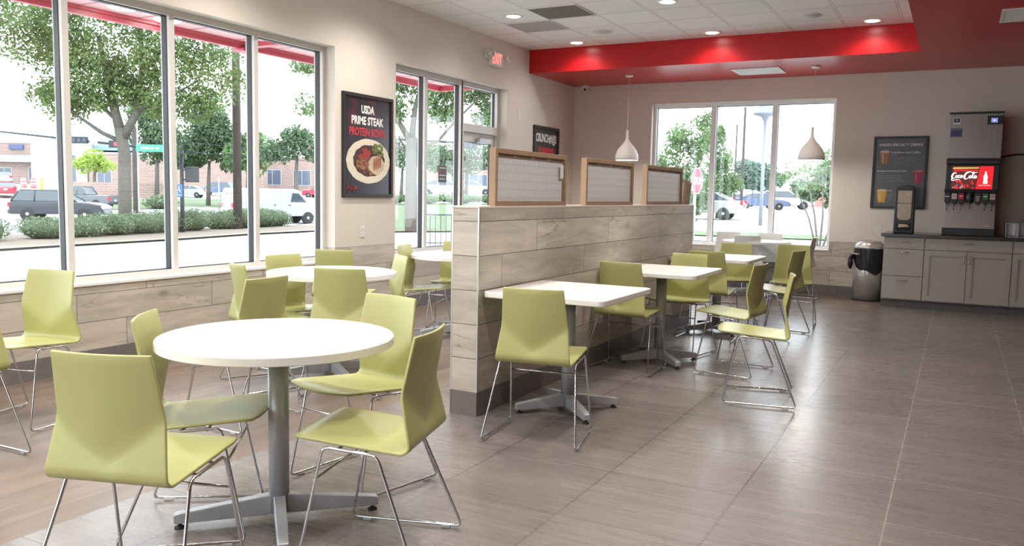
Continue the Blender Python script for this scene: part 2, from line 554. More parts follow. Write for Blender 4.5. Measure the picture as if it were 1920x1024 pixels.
# ------------------------------------------------------------------ windows
def window(name, axis, P, u0, u1, z0, z1, mull, m_alu=m_alu, sillz=True, head=.05, foot=.036, jamb=.048, mw=.05, transoms=()):
    """P: interior face plane; frame goes outwards. axis 'x': plane x=P, outward -x; axis 'y': plane y=P, outward +y"""
    e = bpy.data.objects.new(name, None); col.objects.link(e); structure(e)
    sgn = -1 if axis == 'x' else 1

    def bx(m_, a, b_, z_0, z_1, d0, d1):
        if axis == 'x': m_.box((P + sgn * d0, a, z_0), (P + sgn * d1, b_, z_1))
        else: m_.box((a, P + sgn * d0, z_0), (b_, P + sgn * d1, z_1))
    D = .105
    fr = MB()
    bx(fr, u0, u1, z1 - head, z1, 0, D); bx(fr, u0, u1, z0, z0 + foot, 0, D)
    bx(fr, u0, u0 + jamb, z0 + foot, z1 - head, 0, D); bx(fr, u1 - jamb, u1, z0 + foot, z1 - head, 0, D)
    obj('frame', fr, m_alu, e, bevel=.002)
    edges = [u0 + jamb]
    for q in mull:
        m_ = MB(); bx(m_, q, q + mw, z0 + foot, z1 - head, 0.001, D - .001)
        obj('mullion', m_, m_alu, e, bevel=.002)
        edges += [q, q + mw]
    edges.append(u1 - jamb)
    for i in range(0, len(edges), 2):
        a, b_ = edges[i], edges[i + 1]
        lo, hi = z0 + foot, z1 - head
        g = MB(); t = .006
        bx(g, a, b_, hi - t, hi, .033, .086); bx(g, a, b_, lo, lo + t, .033, .086)
        bx(g, a, a + t, lo + t, hi - t, .033, .086); bx(g, b_ - t, b_, lo + t, hi - t, .033, .086)
        obj('gasket', g, m_gasket, e)
        p = MB(); bx(p, a + .001, b_ - .001, lo + .001, hi - .001, .056, .061)
        obj('pane', p, m_glass, e)
    return e


wm = [1.925, 2.83, 3.733, 4.639, 5.544]
win1 = window('window_1', 'x', -5.62, W1[0], W1[1], .632, 2.745, wm)
win2 = window('window_2', 'x', -5.62, W2[0], 9.09, .632, 2.745, [8.243], mw=.06, head=.06)
win3 = window('window_3', 'y', YB + .10, W3[0], W3[1], .64, 2.73, [-3.315, -2.43], m_alu=mat('white_window_frame', (.86, .86, .87), .4, var=.02), jamb=.045, mw=.075)
added_win4 = window('added_window_4', 'x', -5.62, W4[0], W4[1], .632, 2.745, [-2.5, -1.6, -.55])  # unseen side window, added for daylight on the near chairs
added_win5 = window('added_window_5', 'y', -4.225, W5[0], W5[1], .632, 2.745, [-3.85, -2.85, -1.85])  # unseen front window, added as soft fill on the chair backs
structure(box('trim_8', (-5.735, W1[0], .612), (-5.485, W1[1], .633), m_sill, bevel=.003), 'white sill under the big window')
structure(box('trim_9', (-5.735, W2[0], .612), (-5.49, 9.05, .633), m_sill, bevel=.003), 'white sill under the door sidelights')
structure(box('trim_10', (W3[0], YB - .012, .62), (W3[1], YB + .20, .641), m_sill, bevel=.003), 'white sill under the far window')
# low wall below the sidelights
structure(box('wall_below_window_2', (XL, W2[0], .0), (XL - .24, 9.06, .612), m_plank_left))
structure(box('baseboard_below_window_2', (XL, W2[0], 0), (XL + .012, 9.06, .146), m_base_y))

# door with transom
dr = bpy.data.objects.new('door_1', None); col.objects.link(dr); structure(dr)
mb = MB(); PX = -5.62
mb.box((PX, 9.06, 0), (PX - .105, 9.115, 2.745)); mb.box((PX, 9.985, 0), (PX - .105, 10.04, 2.745))
mb.box((PX, 9.115, 2.69), (PX - .105, 9.985, 2.745)); mb.box((PX, 9.115, 2.12), (PX - .105, 9.985, 2.225)); mb.box((PX, 9.115, 0), (PX - .105, 9.985, .03))
obj('door_frame', mb, m_alu, dr, bevel=.002)
mb = MB()
for a, b_ in (((-5.66, 9.12, .035), (-5.705, 9.20, 2.115)), ((-5.66, 9.90, .035), (-5.705, 9.98, 2.115)), ((-5.66, 9.20, 2.00), (-5.705, 9.90, 2.115)), ((-5.66, 9.20, .035), (-5.705, 9.90, .27))):
    mb.box(a, b_)
obj('door_leaf', mb, m_alu, dr, bevel=.002)
mb = MB()
for (z0, z1, y0, y1) in ((2.225, 2.69, 9.115, 9.985), (.27, 2.0, 9.20, 9.90)):
    mb.box((-5.668, y0, z1 - .006), (-5.70, y1, z1)); mb.box((-5.668, y0, z0), (-5.70, y1, z0 + .006))
    mb.box((-5.668, y0, z0), (-5.70, y0 + .006, z1)); mb.box((-5.668, y1 - .006, z0), (-5.70, y1, z1))
obj('gasket', mb, m_gasket, dr)
mb = MB(); mb.box((-5.681, 9.121, 2.231), (-5.686, 9.979, 2.684)); obj('transom_pane', mb, m_glass, dr)
mb = MB(); mb.box((-5.681, 9.206, .276), (-5.686, 9.894, 1.994)); obj('pane', mb, m_glass, dr)
mb = MB(); mb.box((-5.655, 9.50, 1.99), (-5.60, 9.80, 2.06)); cl = obj('door_closer', mb, m_silver, dr, bevel=.006)
mb = MB(); mb.tube([(-5.615, 9.72, 2.07), (-5.56, 9.55, 2.085), (-5.615, 9.38, 2.10)], .008, 6); obj('closer_arm', mb, m_silver, cl)
mb = MB(); mb.tube([(-5.66, 9.22, 1.02), (-5.60, 9.22, 1.02), (-5.60, 9.88, 1.02), (-5.66, 9.88, 1.02)], .013, 8); obj('push_bar', mb, m_silver, dr)


# ------------------------------------------------------------------ text
def text_bm(s, size=1.0, bold=0.0, xs=1.0, shear=0.0, spacing=1.0, align='CENTER'):
    cu = bpy.data.curves.new('txt', 'FONT')
    cu.body = s; cu.size = size; cu.offset = bold; cu.shear = shear; cu.align_x = align; cu.align_y = 'CENTER'; cu.space_character = spacing
    cu.resolution_u = 3
    o = bpy.data.objects.new('txt', cu); col.objects.link(o)
    dg = bpy.context.evaluated_depsgraph_get(); dg.update()
    me = o.evaluated_get(dg).to_mesh()
    vs = [(v.co.x * xs, v.co.y) for v in me.vertices]; fs = [tuple(p.vertices) for p in me.polygons]
    o.evaluated_get(dg).to_mesh_clear()
    bpy.data.objects.remove(o); bpy.data.curves.remove(cu)
    return vs, fs


def text(name, s, m, parent, O, U, V, size, fit=None, **kw):
    """lettering laid on a plane: O centre, U right, V up (unit vectors); fit = wanted (width,height)"""
    vs, fs = text_bm(s, size, **kw)
    if not vs: return None
    xs = [v[0] for v in vs]; ys = [v[1] for v in vs]
    cx, cy = (min(xs) + max(xs)) / 2, (min(ys) + max(ys)) / 2
    kx = ky = 1.0
    if fit:
        kx = fit[0] / (max(xs) - min(xs))
        ky = fit[1] / (max(ys) - min(ys)) if fit[1] else kx
    O, U, V = Vector(O), Vector(U), Vector(V)
    mb_ = MB(); mb_.add([O + U * ((x - cx) * kx) + V * ((y - cy) * ky) for x, y in vs], fs)
    return obj(name, mb_, m, parent, fix=False)


def flat(mb_, O, U, V, pts, m=0):
    O, U, V = Vector(O), Vector(U), Vector(V)
    mb_.add([O + U * x + V * y for x, y in pts], [tuple(range(len(pts)))], m)


def ell(cx, cy, rx, ry, n=28, a0=0, wob=0.0):
    return [(cx + rx * math.cos(2 * PI * i / n + a0) * (1 + wob * math.sin(i * 2.3)), cy + ry * math.sin(2 * PI * i / n + a0) * (1 + wob * math.cos(i * 1.7))) for i in range(n)]


m_ink_w = mat('poster_white_ink', (.80, .79, .77), .6)
m_ink_r = mat('poster_red_ink', (.62, .035, .05), .6)
m_ink_g = mat('poster_grey_ink', (.30, .30, .31), .6)
YV, ZV, XV = (0, 1, 0), (0, 0, 1), (1, 0, 0)


def framed(name, label, axis, P, u0, u1, z0, z1, art, fw=.035, dep=.028):
    t = thing(name, label, 'poster', (0, 0, 0))
    mb_ = MB(); s_ = 1 if axis == 'x' else -1

    def bx(a, b_, c, d, e0, e1):
        if axis == 'x': mb_.box((P + e0, a, c), (P + e1, b_, d))
        else: mb_.box((a, P - e0, c), (b_, P - e1, d))
    bx(u0, u1, z1 - fw, z1, 0, dep); bx(u0, u1, z0, z0 + fw, 0, dep); bx(u0, u0 + fw, z0 + fw, z1 - fw, 0, dep); bx(u1 - fw, u1, z0 + fw, z1 - fw, 0, dep)
    obj('poster_frame', mb_, m_frame_black, t, bevel=.003)
    mb_ = MB(); bx(u0 + fw, u1 - fw, z0 + fw, z1 - fw, 0, .010)
    obj('print', mb_, art, t)
    return t


# steak poster
b = NB('steak_poster_print'); P_ = b.pos()
n1 = b.noise(b.vec(b.math('MULTIPLY', P_[1], 2.0), P_[2], 0.0), 3.0, 4)
warm = b.math('MULTIPLY', b.ss(P_[2], 1.7, 2.35), b.ss(n1, .45, .7))
b.col(b.mix(warm, (.028, .024, .036, 1), (.16, .03, .03, 1))); b.rough(.22)
pst = framed('wall_poster', 'tall black-framed poster of a steak bowl between the big window and the door', 'x', XL, 6.59, 7.425, 1.266, 2.328, b.mat)
xp = XL + .0112
text('lettering', 'USDA', m_ink_w, pst, (xp, 7.00, 2.175), YV, ZV, .1, fit=(.215, .088), bold=.004)
text('lettering', 'PRIME STEAK', m_ink_w, pst, (xp, 7.00, 2.06), YV, ZV, .1, fit=(.53, .088), bold=.004)
text('lettering', 'PROTEIN BOWL', m_ink_r, pst, (xp, 7.00, 1.945), YV, ZV, .1, fit=(.60, .085), bold=.003)
mb = MB()
PC = (xp, 7.015, 1.645)
flat(mb, (xp + .0002, PC[1], PC[2]), YV, ZV, ell(0, 0, .365, .232, 40, wob=.01), 0)
flat(mb, (xp + .0005, PC[1] + .01, PC[2]), YV, ZV, ell(0, .005, .265, .165, 36, wob=.03), 1)
plate = obj('bowl_picture', mb, [mat('bowl_cream', (.74, .68, .56), .5, var=.1, scale=3), mat('bowl_shadow', (.07, .035, .025), .6)], pst, fix=False)
mfood = [mat('beef_brown', (.17, .055, .035), .5, var=.8, scale=35), mat('pepper_red', (.36, .03, .03), .5, var=.5, scale=35), mat('broccoli_green', (.15, .20, .045), .6, var=.9, scale=60), mat('potato_cream', (.62, .50, .36), .5, var=.35, scale=22), mat('gravy_brown', (.33, .12, .05), .5, var=.6, scale=30), mat('caramel_brown', (.34, .16, .08), .5, var=.6, scale=40)]
mb = MB(); rn = random.Random(3)
for i in range(95):
    a = rn.uniform(1.5, 5.2); q = rn.uniform(.12, .98)
    cx, cy = .01 + math.cos(a) * .23 * q, math.sin(a) * .14 * q
    k = 1 if (cy > .03 and cx < .02) else rn.choice([0, 0, 4, 5])
    flat(mb, (xp + .0008 + i * .00001, PC[1], PC[2]), YV, ZV, ell(cx, cy, rn.uniform(.014, .036), rn.uniform(.009, .022), 6, rn.random() * 3), k)
for i in range(40):
    a = rn.random() * 6.28; q = rn.random() ** .5
    flat(mb, (xp + .0018 + i * .00001, PC[1], PC[2]), YV, ZV, ell(.13 + .10 * q * math.cos(a) + .02, .115 + .075 * q * math.sin(a), .020, .012, 7, rn.random()), 2)
flat(mb, (xp + .0024, PC[1], PC[2]), YV, ZV, ell(.13, -.035, .135, .10, 20, wob=.06), 3)
for i in range(4):
    flat(mb, (xp + .0026 + i * .0001, PC[1], PC[2]), YV, ZV, ell(.09 + i * .035, -.03 + i * .012, .018, .075, 10, .4), 4)
obj('food_picture', mb, mfood, pst, fix=False)
mb = MB()
mb.tube([(xp + .001, 6.66 + .012 * i + .02 * math.sin(i * 1.9), 1.36 + .03 * math.cos(i * 2.4) * (1 if i > 2 else 1.8)) for i in range(14)], .0028, 5)
obj('signature', mb, m_ink_r, pst)

# crunch poster
b = NB('dark_chalk_print'); P_ = b.pos()
b.col(b.mix(b.noise(b.vec(P_[0], P_[1], P_[2]), 5, 4), (.025, .025, .028, 1), (.06, .06, .065, 1))); b.rough(.3)
p2 = framed('wall_poster', 'small square black-framed poster reading CRUNCH beyond the door', 'x', XL, 10.84, 11.69, 1.64, 2.338, b.mat, fw=.045)
text('lettering', 'CRUNCH#!@S', m_ink_w, p2, (XL + .0112, 11.265, 2.155), YV, ZV, .1, fit=(.70, .165), bold=.004)
text('lettering', 'SUPREME', m_ink_r, p2, (XL + .0112, 11.27, 1.965), YV, ZV, .1, fit=(.54, .135), bold=.004)

# drinks poster
b = NB('drinks_poster_print'); P_ = b.pos()
b.col(b.mix(b.noise(b.vec(P_[0], P_[1], P_[2]), 4, 4), (.045, .048, .060, 1), (.085, .085, .10, 1))); b.rough(.3)
p3 = framed('wall_poster', 'large black-framed drinks menu poster behind the napkin dispenser', 'y', YB, -1.055, -.395, 1.235, 2.195, b.mat, fw=.03)
yp = YB - .0115
XU = (1, 0, 0)
text('lettering', "ANGIE'S SPECIALTY DRINKS", m_ink_w, p3, (-.725, yp, 2.085), XU, ZV, .1, fit=(.53, .036), bold=.0015)
text('lettering', 'Cold Brew Iced Coffee', m_ink_w, p3, (-.66, yp, 1.985), XU, ZV, .1, fit=(.36, .030), bold=.0015)
text('lettering', 'Energized Smoothie & Cream', m_ink_w, p3, (-.815, yp, 1.735), XU, ZV, .1, fit=(.36, .026), bold=.0015)
text('lettering', 'Mango', m_ink_w, p3, (-.835, yp, 1.475), XU, ZV, .1, fit=(.09, .022), bold=.0015)
mb = MB(); rn = random.Random(5)
for (x0, x1, zt, n_) in ((-.84, -.46, 1.94, 5), (-.995, -.63, 1.695, 5), (-.88, -.78, 1.445, 4)):
    for i in range(n_):
        z = zt - i * .025; x = x0
        xe = x1 - rn.random() * .12 * (x1 - x0) * 2 if i else x0 + .07
        while x < xe:
            wd = rn.uniform(.012, .03)
            mb.add([(x, yp, z), (x + wd, yp, z), (x + wd, yp, z + .006), (x, yp, z + .006)], [(0, 1, 2, 3)]); x += wd + .006
sp_ = obj('small_print', mb, m_ink_g, p3, fix=False); sp_['kind'] = 'stuff'
for (cx, cz, c_, c2) in ((-.915, 1.915, (.42, .20, .11), (.72, .58, .46)), (-.495, 1.66, (.38, .04, .10), (.55, .2, .28)), (-.925, 1.40, (.62, .36, .06), (.66, .55, .30))):
    mb = MB()
    flat(mb, (cx, yp - .0002, cz), XU, ZV, [(-.042, -.085), (.042, -.085), (.06, .075), (-.06, .075)], 0)
    flat(mb, (cx, yp - .0004, cz), XU, ZV, ell(0, .078, .061, .016, 20), 1)
    flat(mb, (cx, yp - .0006, cz), XU, ZV, [(-.03, -.02), (-.018, -.07), (-.010, -.07), (-.016, .05), (-.03, .05)], 1)
    obj('drink_picture', mb, [mat('drink_ink', c_, .5, var=.2, scale=30), mat('drink_rim_ink', c2, .5)], p3, fix=False)


# ------------------------------------------------------------------ chairs
def fillet(P, r=.02, n=4, closed=True):
    out = []; k = len(P); P = [Vector(p) for p in P]
    for i in range(k):
        if not closed and i in (0, k - 1): out.append(P[i]); continue
        a, b_, c = P[i - 1], P[i], P[(i + 1) % k]
        d1, d2 = (a - b_).normalized(), (c - b_).normalized()
        p, q = b_ + d1 * r, b_ + d2 * r
        for j in range(n + 1):
            t = j / n
            out.append((1 - t) ** 2 * p + 2 * t * (1 - t) * b_ + t * t * q)
    return out


def shell_mesh():
    NU = 24
    us = [-1 + 2 * i / NU for i in range(NU + 1)]
    rows = []

    def lerp(a, b_, t): return a + (b_ - a) * t
    ZT, ZW, ZA, ZB = .842, .640, .500, .462

    def hw(z): return lerp(.183, .166, (z - ZW) / (ZT - ZW)) if z > ZW else lerp(.207, .183, (z - ZB) / (ZW - ZB))

    def ys(z, u):
        yc = lerp(-.192, -.238, (z - ZA) / (ZT - ZA)); ye = lerp(-.176, -.217, (z - ZW) / (ZT - ZW))
        return lerp(yc, ye, abs(u) ** 1.8)
    for k in range(9):
        t = k / 8
        row = []
        for u in us:
            zf = lerp(ZA, ZW, abs(u)) + .012
            z = lerp(ZT, zf, t); row.append((u * hw(z), ys(z, u), z))
        rows.append(row)
    for k in range(0, 7):
        t = k / 6
        row = []
        for u in us:
            zf = lerp(ZA, ZW, abs(u)) - .012
            z = lerp(zf, ZB + .02, t)
            zz = lerp(ZA, ZW, abs(u)); y0 = ys(zz, u)
            s_ = (zz - z) / max(1e-3, (zz - ZB)); row.append((u * hw(z), lerp(y0, -.214, s_), z))
        rows.append(row)
    # bend down to the seat
    for k in range(1, 6):
        a = PI / 2 * k / 5
        row = []
        for u in us:
            r_ = .036
            y = -.214 + r_ * (1 - math.cos(a)); z = ZB + .012 - (r_ * math.sin(a)) * 1.0
            row.append((u * .207, y, z))
        rows.append(row)
    zr = ZB + .012 - .036
    NS = 14
    for k in range(1, NS + 1):
        t = k / NS
        row = []
        for u in us:
            e = 1 - u * u
            hwid = lerp(.207, .213, t) if t < .85 else .213 - .014 * ((t - .85) / .15) ** 2
            y = lerp(-.178, .212, t) + e * .030 * t * t
            z = lerp(zr, .474, t)
            z -= .017 * e * math.sin(PI * min(1, t * 1.15) ** .9) if t < .9 else 0
            z -= .010 * max(0, (t - .8) / .2) ** 2 * (.4 + e)
            row.append((u * hwid, y, z))
        rows.append(row)
    m_ = MB(); n = NU + 1
    vs = [p for r_ in rows for p in r_]
    fs = [(i * n + j, i * n + j + 1, (i + 1) * n + j + 1, (i + 1) * n + j) for i in range(len(rows) - 1) for j in range(NU)]
    m_.add(vs, fs, 0, True)
    return m_


def make_chair(label, shell, mshell):
    t = thing('cafe_chair', label, 'chair')
    s_ = obj('seat_shell', shell, mshell, t)
    so = s_.modifiers.new('thick', 'SOLIDIFY'); so.thickness = .011; so.offset = 0; so.use_even_offset = True
    bv = s_.modifiers.new('bevel', 'BEVEL'); bv.width = .0035; bv.segments = 2; bv.limit_method = 'ANGLE'; bv.angle_limit = R(55)
    for sg in (-1, 1):
        P = [(sg * .216, .100, .446), (sg * .212, -.100, .430), (sg * .261, -.270, .0135), (sg * .241, .188, .0135)]
        fr = MB(); fr.tube(fillet(P, .028, 5), .0058, 8, closed=True)
        sf = obj('side_frame', fr, m_chrome, t)
        for (yy, xx) in ((-.205, .258), (.125, .2445)):
            g = MB(); g.box((sg * xx - .009, yy - .019, 0), (sg * xx + .009, yy + .019, .0135))
            obj('foot_glide', g, m_clear, sf, bevel=.003)
    cb = MB(); cb.tube([(-.226, .128, .328), (.226, .128, .328)], .0052, 8)
    obj('cross_bar', cb, m_chrome, t)
    cb = MB(); cb.tube([(-.212, -.045, .428), (.212, -.045, .428)], .0052, 8); cb.tube([(-.212, .05, .436), (.212, .05, .436)], .0052, 8)
    obj('seat_support', cb, m_chrome, t)
    return t


G1, G2, G3 = 'chairs round the nearest round table', 'chairs round the middle round table', 'chairs round the far round table'
GS, GW = 'chairs along the partition tables', 'white chairs by the far window'
CH = [
 (-2.283, 1.769, 107.9, 'lime chair in the left foreground seen from behind, closest to the viewer', G1),
 (-2.579, 2.262, 37.3, 'lime chair on the left of the nearest round table, half behind the foreground chair', G1),
 (-1.857, 2.406, 195.2, 'lime chair on the right of the nearest round table, seat turned left', G1),
 (-2.386, 2.961, 260.6, 'lime chair on the far right side of the nearest round table, facing the viewer', G1),
 (-4.586, 2.749, 281.6, 'lime chair against the plank wall at far left, facing the viewer', 'chairs at the left edge'),
 (-4.227, 2.140, 180.0, 'lime chair cut off by the left edge of the photo', 'chairs at the left edge'),
 (-4.097, 4.157, 63.3, 'pale lit lime chair on the left of the middle round table', G2),
 (-3.613, 3.428, 181.5, 'lime chair turned left between the nearest and the middle round tables', G2),
 (-4.285, 4.690, -6.4, 'lime chair behind the middle round table on the window side, seat to the right', G2),
 (-4.622, 5.581, 104.2, 'lime chair on the far side of the middle round table, its back to the viewer', G2),
 (-3.525, 4.308, 112.0, 'lime chair tucked into the near side of the middle round table, back to the viewer', G2),
 (-3.905, 5.055, 232.3, 'pale lime chair on the right of the middle round table, seen edge on', G2),
 (-4.312, 6.366, 14.0, 'olive-shaded lime chair on the left of the far round table', G3),
 (-4.374, 6.962, 289.2, 'lime chair behind the far round table, mostly hidden by the partition end', G3),
 (-1.976, 4.074, 100.1, 'lime chair at the nearest square table, back to the viewer', GS),
 (-2.194, 6.042, 88.2, 'lime chair between the first and second square tables, back to the viewer', GS),
 (-2.077, 6.908, -98.6, 'lime chair behind the second square table, facing the viewer', GS),
 (-2.030, 7.828, 90.4, 'lime chair in front of the third square table, back to the viewer', GS),
 (-2.097, 9.014, -81.5, 'lime chair behind the third square table, facing the viewer', GS),
 (-1.509, 9.111, -82.4, 'lime chair standing free right of the third square table, facing the viewer', GS),
 (-1.536, 8.373, 168.4, 'darker lime chair overlapping the free-standing one, turned left', GS),
 (-1.500, 6.411, 173.5, 'lime chair at the open side of the second square table, turned left', GS),
 (-1.146, 5.598, 191.9, 'lime chair nearest the open floor, seen exactly from its side', GS),
]
shell = shell_mesh()
proto = None
for i, (x, y, a, lab, grp) in enumerate(CH):
    if proto is None:
        proto = make_chair(lab, shell, m_lime); o = proto
    else:
        o = copy_tree(proto)
    o.location = (x, y, 0); o.rotation_euler = (0, 0, R(a - 90)); o['label'] = lab; o['group'] = grp
WH = [
 (-2.49, 11.43, 100.8, 'white chair before the far round table, back to the viewer'),
 (-2.33, 11.98, -86.0, 'white chair behind the far round table, against the far window'),
 (-2.90, 11.98, -80.0, 'white chair left of the far round table, mostly hidden'),
 (-1.848, 11.42, 180.0, 'white chair on the right of the far round table, seen edge on'),
]
protow = None
for (x, y, a, lab) in WH:
    if protow is None:
        protow = make_chair(lab, shell, m_whiteplastic); o = protow
    else:
        o = copy_tree(protow)
    o.location = (x, y, 0); o.rotation_euler = (0, 0, R(a - 90)); o['label'] = lab; o['group'] = GW


# ------------------------------------------------------------------ tables
def rounded_rect(hx, hy, r, n=5):
    pts = []
    for cx, cy, a0 in ((hx - r, hy - r, 0), (-hx + r, hy - r, 90), (-hx + r, -hy + r, 180), (hx - r, -hy + r, 270)):
        for i in range(n + 1):
            a = R(a0 + 90 * i / n); pts.append((cx + r * math.cos(a), cy + r * math.sin(a)))
    return pts


def pedestal(t, arm, rz0, H=.755, plate=.20):
    b_ = MB(); b_.lathe([(.041, .035), (.041, H - .055)], 28); obj('column', b_, m_silver, t)
    b_ = MB(); b_.box((-plate, -.035, H - .055), (plate, .035, H - .034)); b_.box((-.035, -plate, H - .055), (.035, plate, H - .034)); b_.box((-.09, -.09, H - .062), (.09, .09, H - .05))
    obj('mounting_plate', b_, m_black, t)
    for k in range(4):
        a = rz0 + k * PI / 2
        Rm = Matrix.Rotation(a, 3, 'Z')
        prof = [(.02, .028), (arm - .01, .022), (arm, .026), (arm, .058), (arm - .01, .062), (.03, .108), (.02, .108)]
        b_ = MB()
        wd0, wd1 = .024, .021
        vs = []
        for sgn in (-1, 1):
            for (p, z) in prof:
                wd = wd0 + (wd1 - wd0) * p / arm
                vs.append(Rm @ Vector((p, sgn * wd, z)))
        n = len(prof)
        b_.add(vs, [tuple(range(n)), tuple(range(2 * n - 1, n - 1, -1))] + [(i, (i + 1) % n, n + (i + 1) % n, n + i) for i in range(n)])
        lg = obj('base_arm', b_, m_silver, t, bevel=.004)
        c = Rm @ Vector((arm - .022, 0, 0))
        b_ = MB(); b_.lathe([(.020, 0), (.020, .006), (.008, .012), (.006, .024)], 14, (c.x, c.y, 0)); obj('leveling_foot', b_, m_blackrub, lg)


def round_table(x, y, label, rz, group='round cafe tables'):
    t = thing('round_table', label, 'table', (x, y, 0), 0, group)
    b_ = MB(); b_.lathe([(.0001, .721), (.455, .721), (.458, .724), (.458, .751), (.4565, .754), (.454, .755), (.0001, .755)], 128, smooth=False)
    obj('tabletop', b_, m_ttop, t)
    pedestal(t, .40, rz)
    return t


def square_table(x, y, label, group='square tables along the partition'):
    t = thing('square_table', label, 'table', (x, y, 0), 0, group)
    b_ = MB(); b_.prism(rounded_rect(.388, .415, .045), 'z', .721, .755)
    obj('tabletop', b_, m_ttop, t, bevel=.005)
    pedestal(t, .335, R(45), plate=.22)
    return t


round_table(-2.36, 2.44, 'large white round table in the foreground', R(46))
round_table(-3.94, 4.62, 'white round table in the middle by the big window', R(58))
round_table(-4.11, 6.63, 'white round table by the door, cut off by the partition end', R(60))
round_table(-2.42, 11.66, 'white round table under the far window', R(45))
square_table(-2.07, 4.63, 'nearest square white table against the partition')
square_table(-2.07, 6.43, 'second square white table against the partition')
square_table(-2.07, 8.22, 'farthest square white table against the partition')

# ------------------------------------------------------------------ counter, cabinets
CY = 11.43


def cab_front(name, x0, x1, z0, z1, m_, parent, panel=False):
    b_ = MB(); b_.box((x0, CY, z0), (x1, CY + .02, z1))
    if panel:
        # raised border framing a recessed centre
        b_ = MB(); f = .06
        b_.box((x0, CY, z1 - f), (x1, CY + .02, z1)); b_.box((x0, CY, z0), (x1, CY + .02, z0 + f))
        b_.box((x0, CY, z0 + f), (x0 + f, CY + .02, z1 - f)); b_.box((x1 - f, CY, z0 + f), (x1, CY + .02, z1 - f))
        b_.box((x0 + f, CY + .010, z0 + f), (x1 - f, CY + .02, z1 - f))
        g = .012
        b_.box((x0 + f, CY + .004, z1 - f - g), (x1 - f, CY + .012, z1 - f)); b_.box((x0 + f, CY + .004, z0 + f), (x1 - f, CY + .012, z0 + f + g))
        b_.box((x0 + f, CY + .004, z0 + f), (x0 + f + g, CY + .012, z1 - f)); b_.box((x1 - f - g, CY + .004, z0 + f), (x1 - f, CY + .012, z1 - f))
    return obj(name, b_, m_, parent, bevel=.002)


def pull(parent, x, z, vert=False, L=.10):
    b_ = MB(); h = L / 2
    if vert: P = [(x, CY, z - h), (x, CY - .028, z - h + .004), (x, CY - .028, z + h - .004), (x, CY, z + h)]
    else: P = [(x - h, CY, z), (x - h + .004, CY - .028, z), (x + h - .004, CY - .028, z), (x + h, CY, z)]
    b_.tube(fillet(P, .008, 3, closed=False), .005, 8)
    return obj('handle', b_, m_handle, parent)


def cabinet(x0, x1, label, kind):
    t = thing('base_cabinet', label, 'cabinet', (0, 0, 0), 0, 'base cabinets under the worktop')
    box('cabinet_body', (x0, CY + .021, .10), (x1, YB - .002, .892), m_cab, t)
    box('toe_kick', (x0, CY + .07, 0), (x1, CY + .10, .10), m_cabdark, t)
    g = .0035
    if kind == 'drawers':
        for z0, z1 in ((.745, .885), (.405, .737), (.112, .397)):
            d = cab_front('drawer', x0 + g, x1 - g, z0, z1, m_cab, t); pull(d, (x0 + x1) / 2, z1 - .035 if z1 > .5 and z1 < .8 else (z1 - .045))
    else:
        d = cab_front('drawer', x0 + g, x1 - g, .745, .885, m_cab, t); pull(d, (x0 + x1) / 2, .835)
        xm = (x0 + x1) / 2
        for a, b_, hx in ((x0 + g, xm - .003, xm - .03), (xm + .003, x1 - g, xm + .03)):
            d = cab_front('cabinet_door', a, b_, .112, .737, m_cab, t, True); pull(d, hx, .64, True, .095)
    return t


cabinet(-.80, -.338, 'grey-beige three-drawer base cabinet beside the bin', 'drawers')
cabinet(-.336, .600, 'grey-beige two-door base cabinet under the soda machine', 'doors')
cabinet(.602, 1.54, 'grey-beige base cabinet cut off by the right edge', 'doors')
tag(obj('worktop', MB().box((-.835, CY - .035, .893), (1.56, YB - .001, .930)), m_counter, bevel=.004), 'long dark stone worktop over the base cabinets', 'worktop')

# ------------------------------------------------------------------ drinks machine
dm = thing('soda_dispenser', 'black and steel soda fountain with a lit screen on the worktop', 'drink dispenser', (0, 0, 0))
Y0 = 11.60
box('base_plinth', (-.165, Y0 - .02, .930), (.405, Y0 + .55, 1.022), m_black, dm, .006)
mb = MB(); mb.prism([(Y0 + .06, 1.022), (Y0 + .12, 1.46), (Y0 + .5, 1.46), (Y0 + .5, 1.022)], 'x', -.155, .40)
obj('splash_panel', mb, m_steel, dm, bevel=.004)
box('splash_lip', (-.158, Y0 + .0, 1.020), (.403, Y0 + .07, 1.034), m_steel, dm, .003)
box('rating_sticker', (.285, Y0 + .056, 1.046), (.345, Y0 + .066, 1.058), mat('pink_sticker', (.6, .5, .5), .5), dm)
mb = MB(); mb.box((-.158, Y0 - .005, 1.455), (.412, Y0 + .5, 1.80)); mb.box((-.163, Y0 - .03, 1.80), (.418, Y0 + .5, 1.855))
mb.prism([(Y0 - .02, 1.455), (Y0 - .03, 1.50), (Y0 + .1, 1.50), (Y0 + .1, 1.455)], 'x', -.165, .405)
obj('header_housing', mb, m_black, dm, bevel=.008)
m_scr_red = mat('screen_red_glow', (.4, .01, .012), .3, emit=(.95, .015, .025), es=.42)
m_scr_drk = mat('screen_dark_cola', (.03, .008, .006), .3, emit=(.06, .008, .006), es=.8)
m_scr_wh = mat('screen_white_glow', (.8, .8, .8), .3, emit=(1, .97, .95), es=.6)
m_scr_gold = mat('screen_gold_glow', (.5, .3, .1), .3, emit=(.85, .42, .14), es=.45)
m_scr_ice = mat('screen_ice_glow', (.4, .3, .35), .3, emit=(.42, .22, .28), es=.4)
ys_ = Y0 - .007
mb = MB(); SU = (1, 0, 0)
flat(mb, (0, ys_, 0), SU, ZV, [(-.095, 1.495), (.163, 1.495), (.197, 1.777), (-.095, 1.777)], 0)
flat(mb, (0, ys_, 0), SU, ZV, [(.168, 1.495), (.345, 1.495), (.350, 1.777), (.202, 1.777)], 1)
rn = random.Random(11)
flat(mb, (0, ys_ - .0004, 0), SU, ZV, [(-.088, 1.742), (.19, 1.748), (.193, 1.766), (-.08, 1.764)], 3)
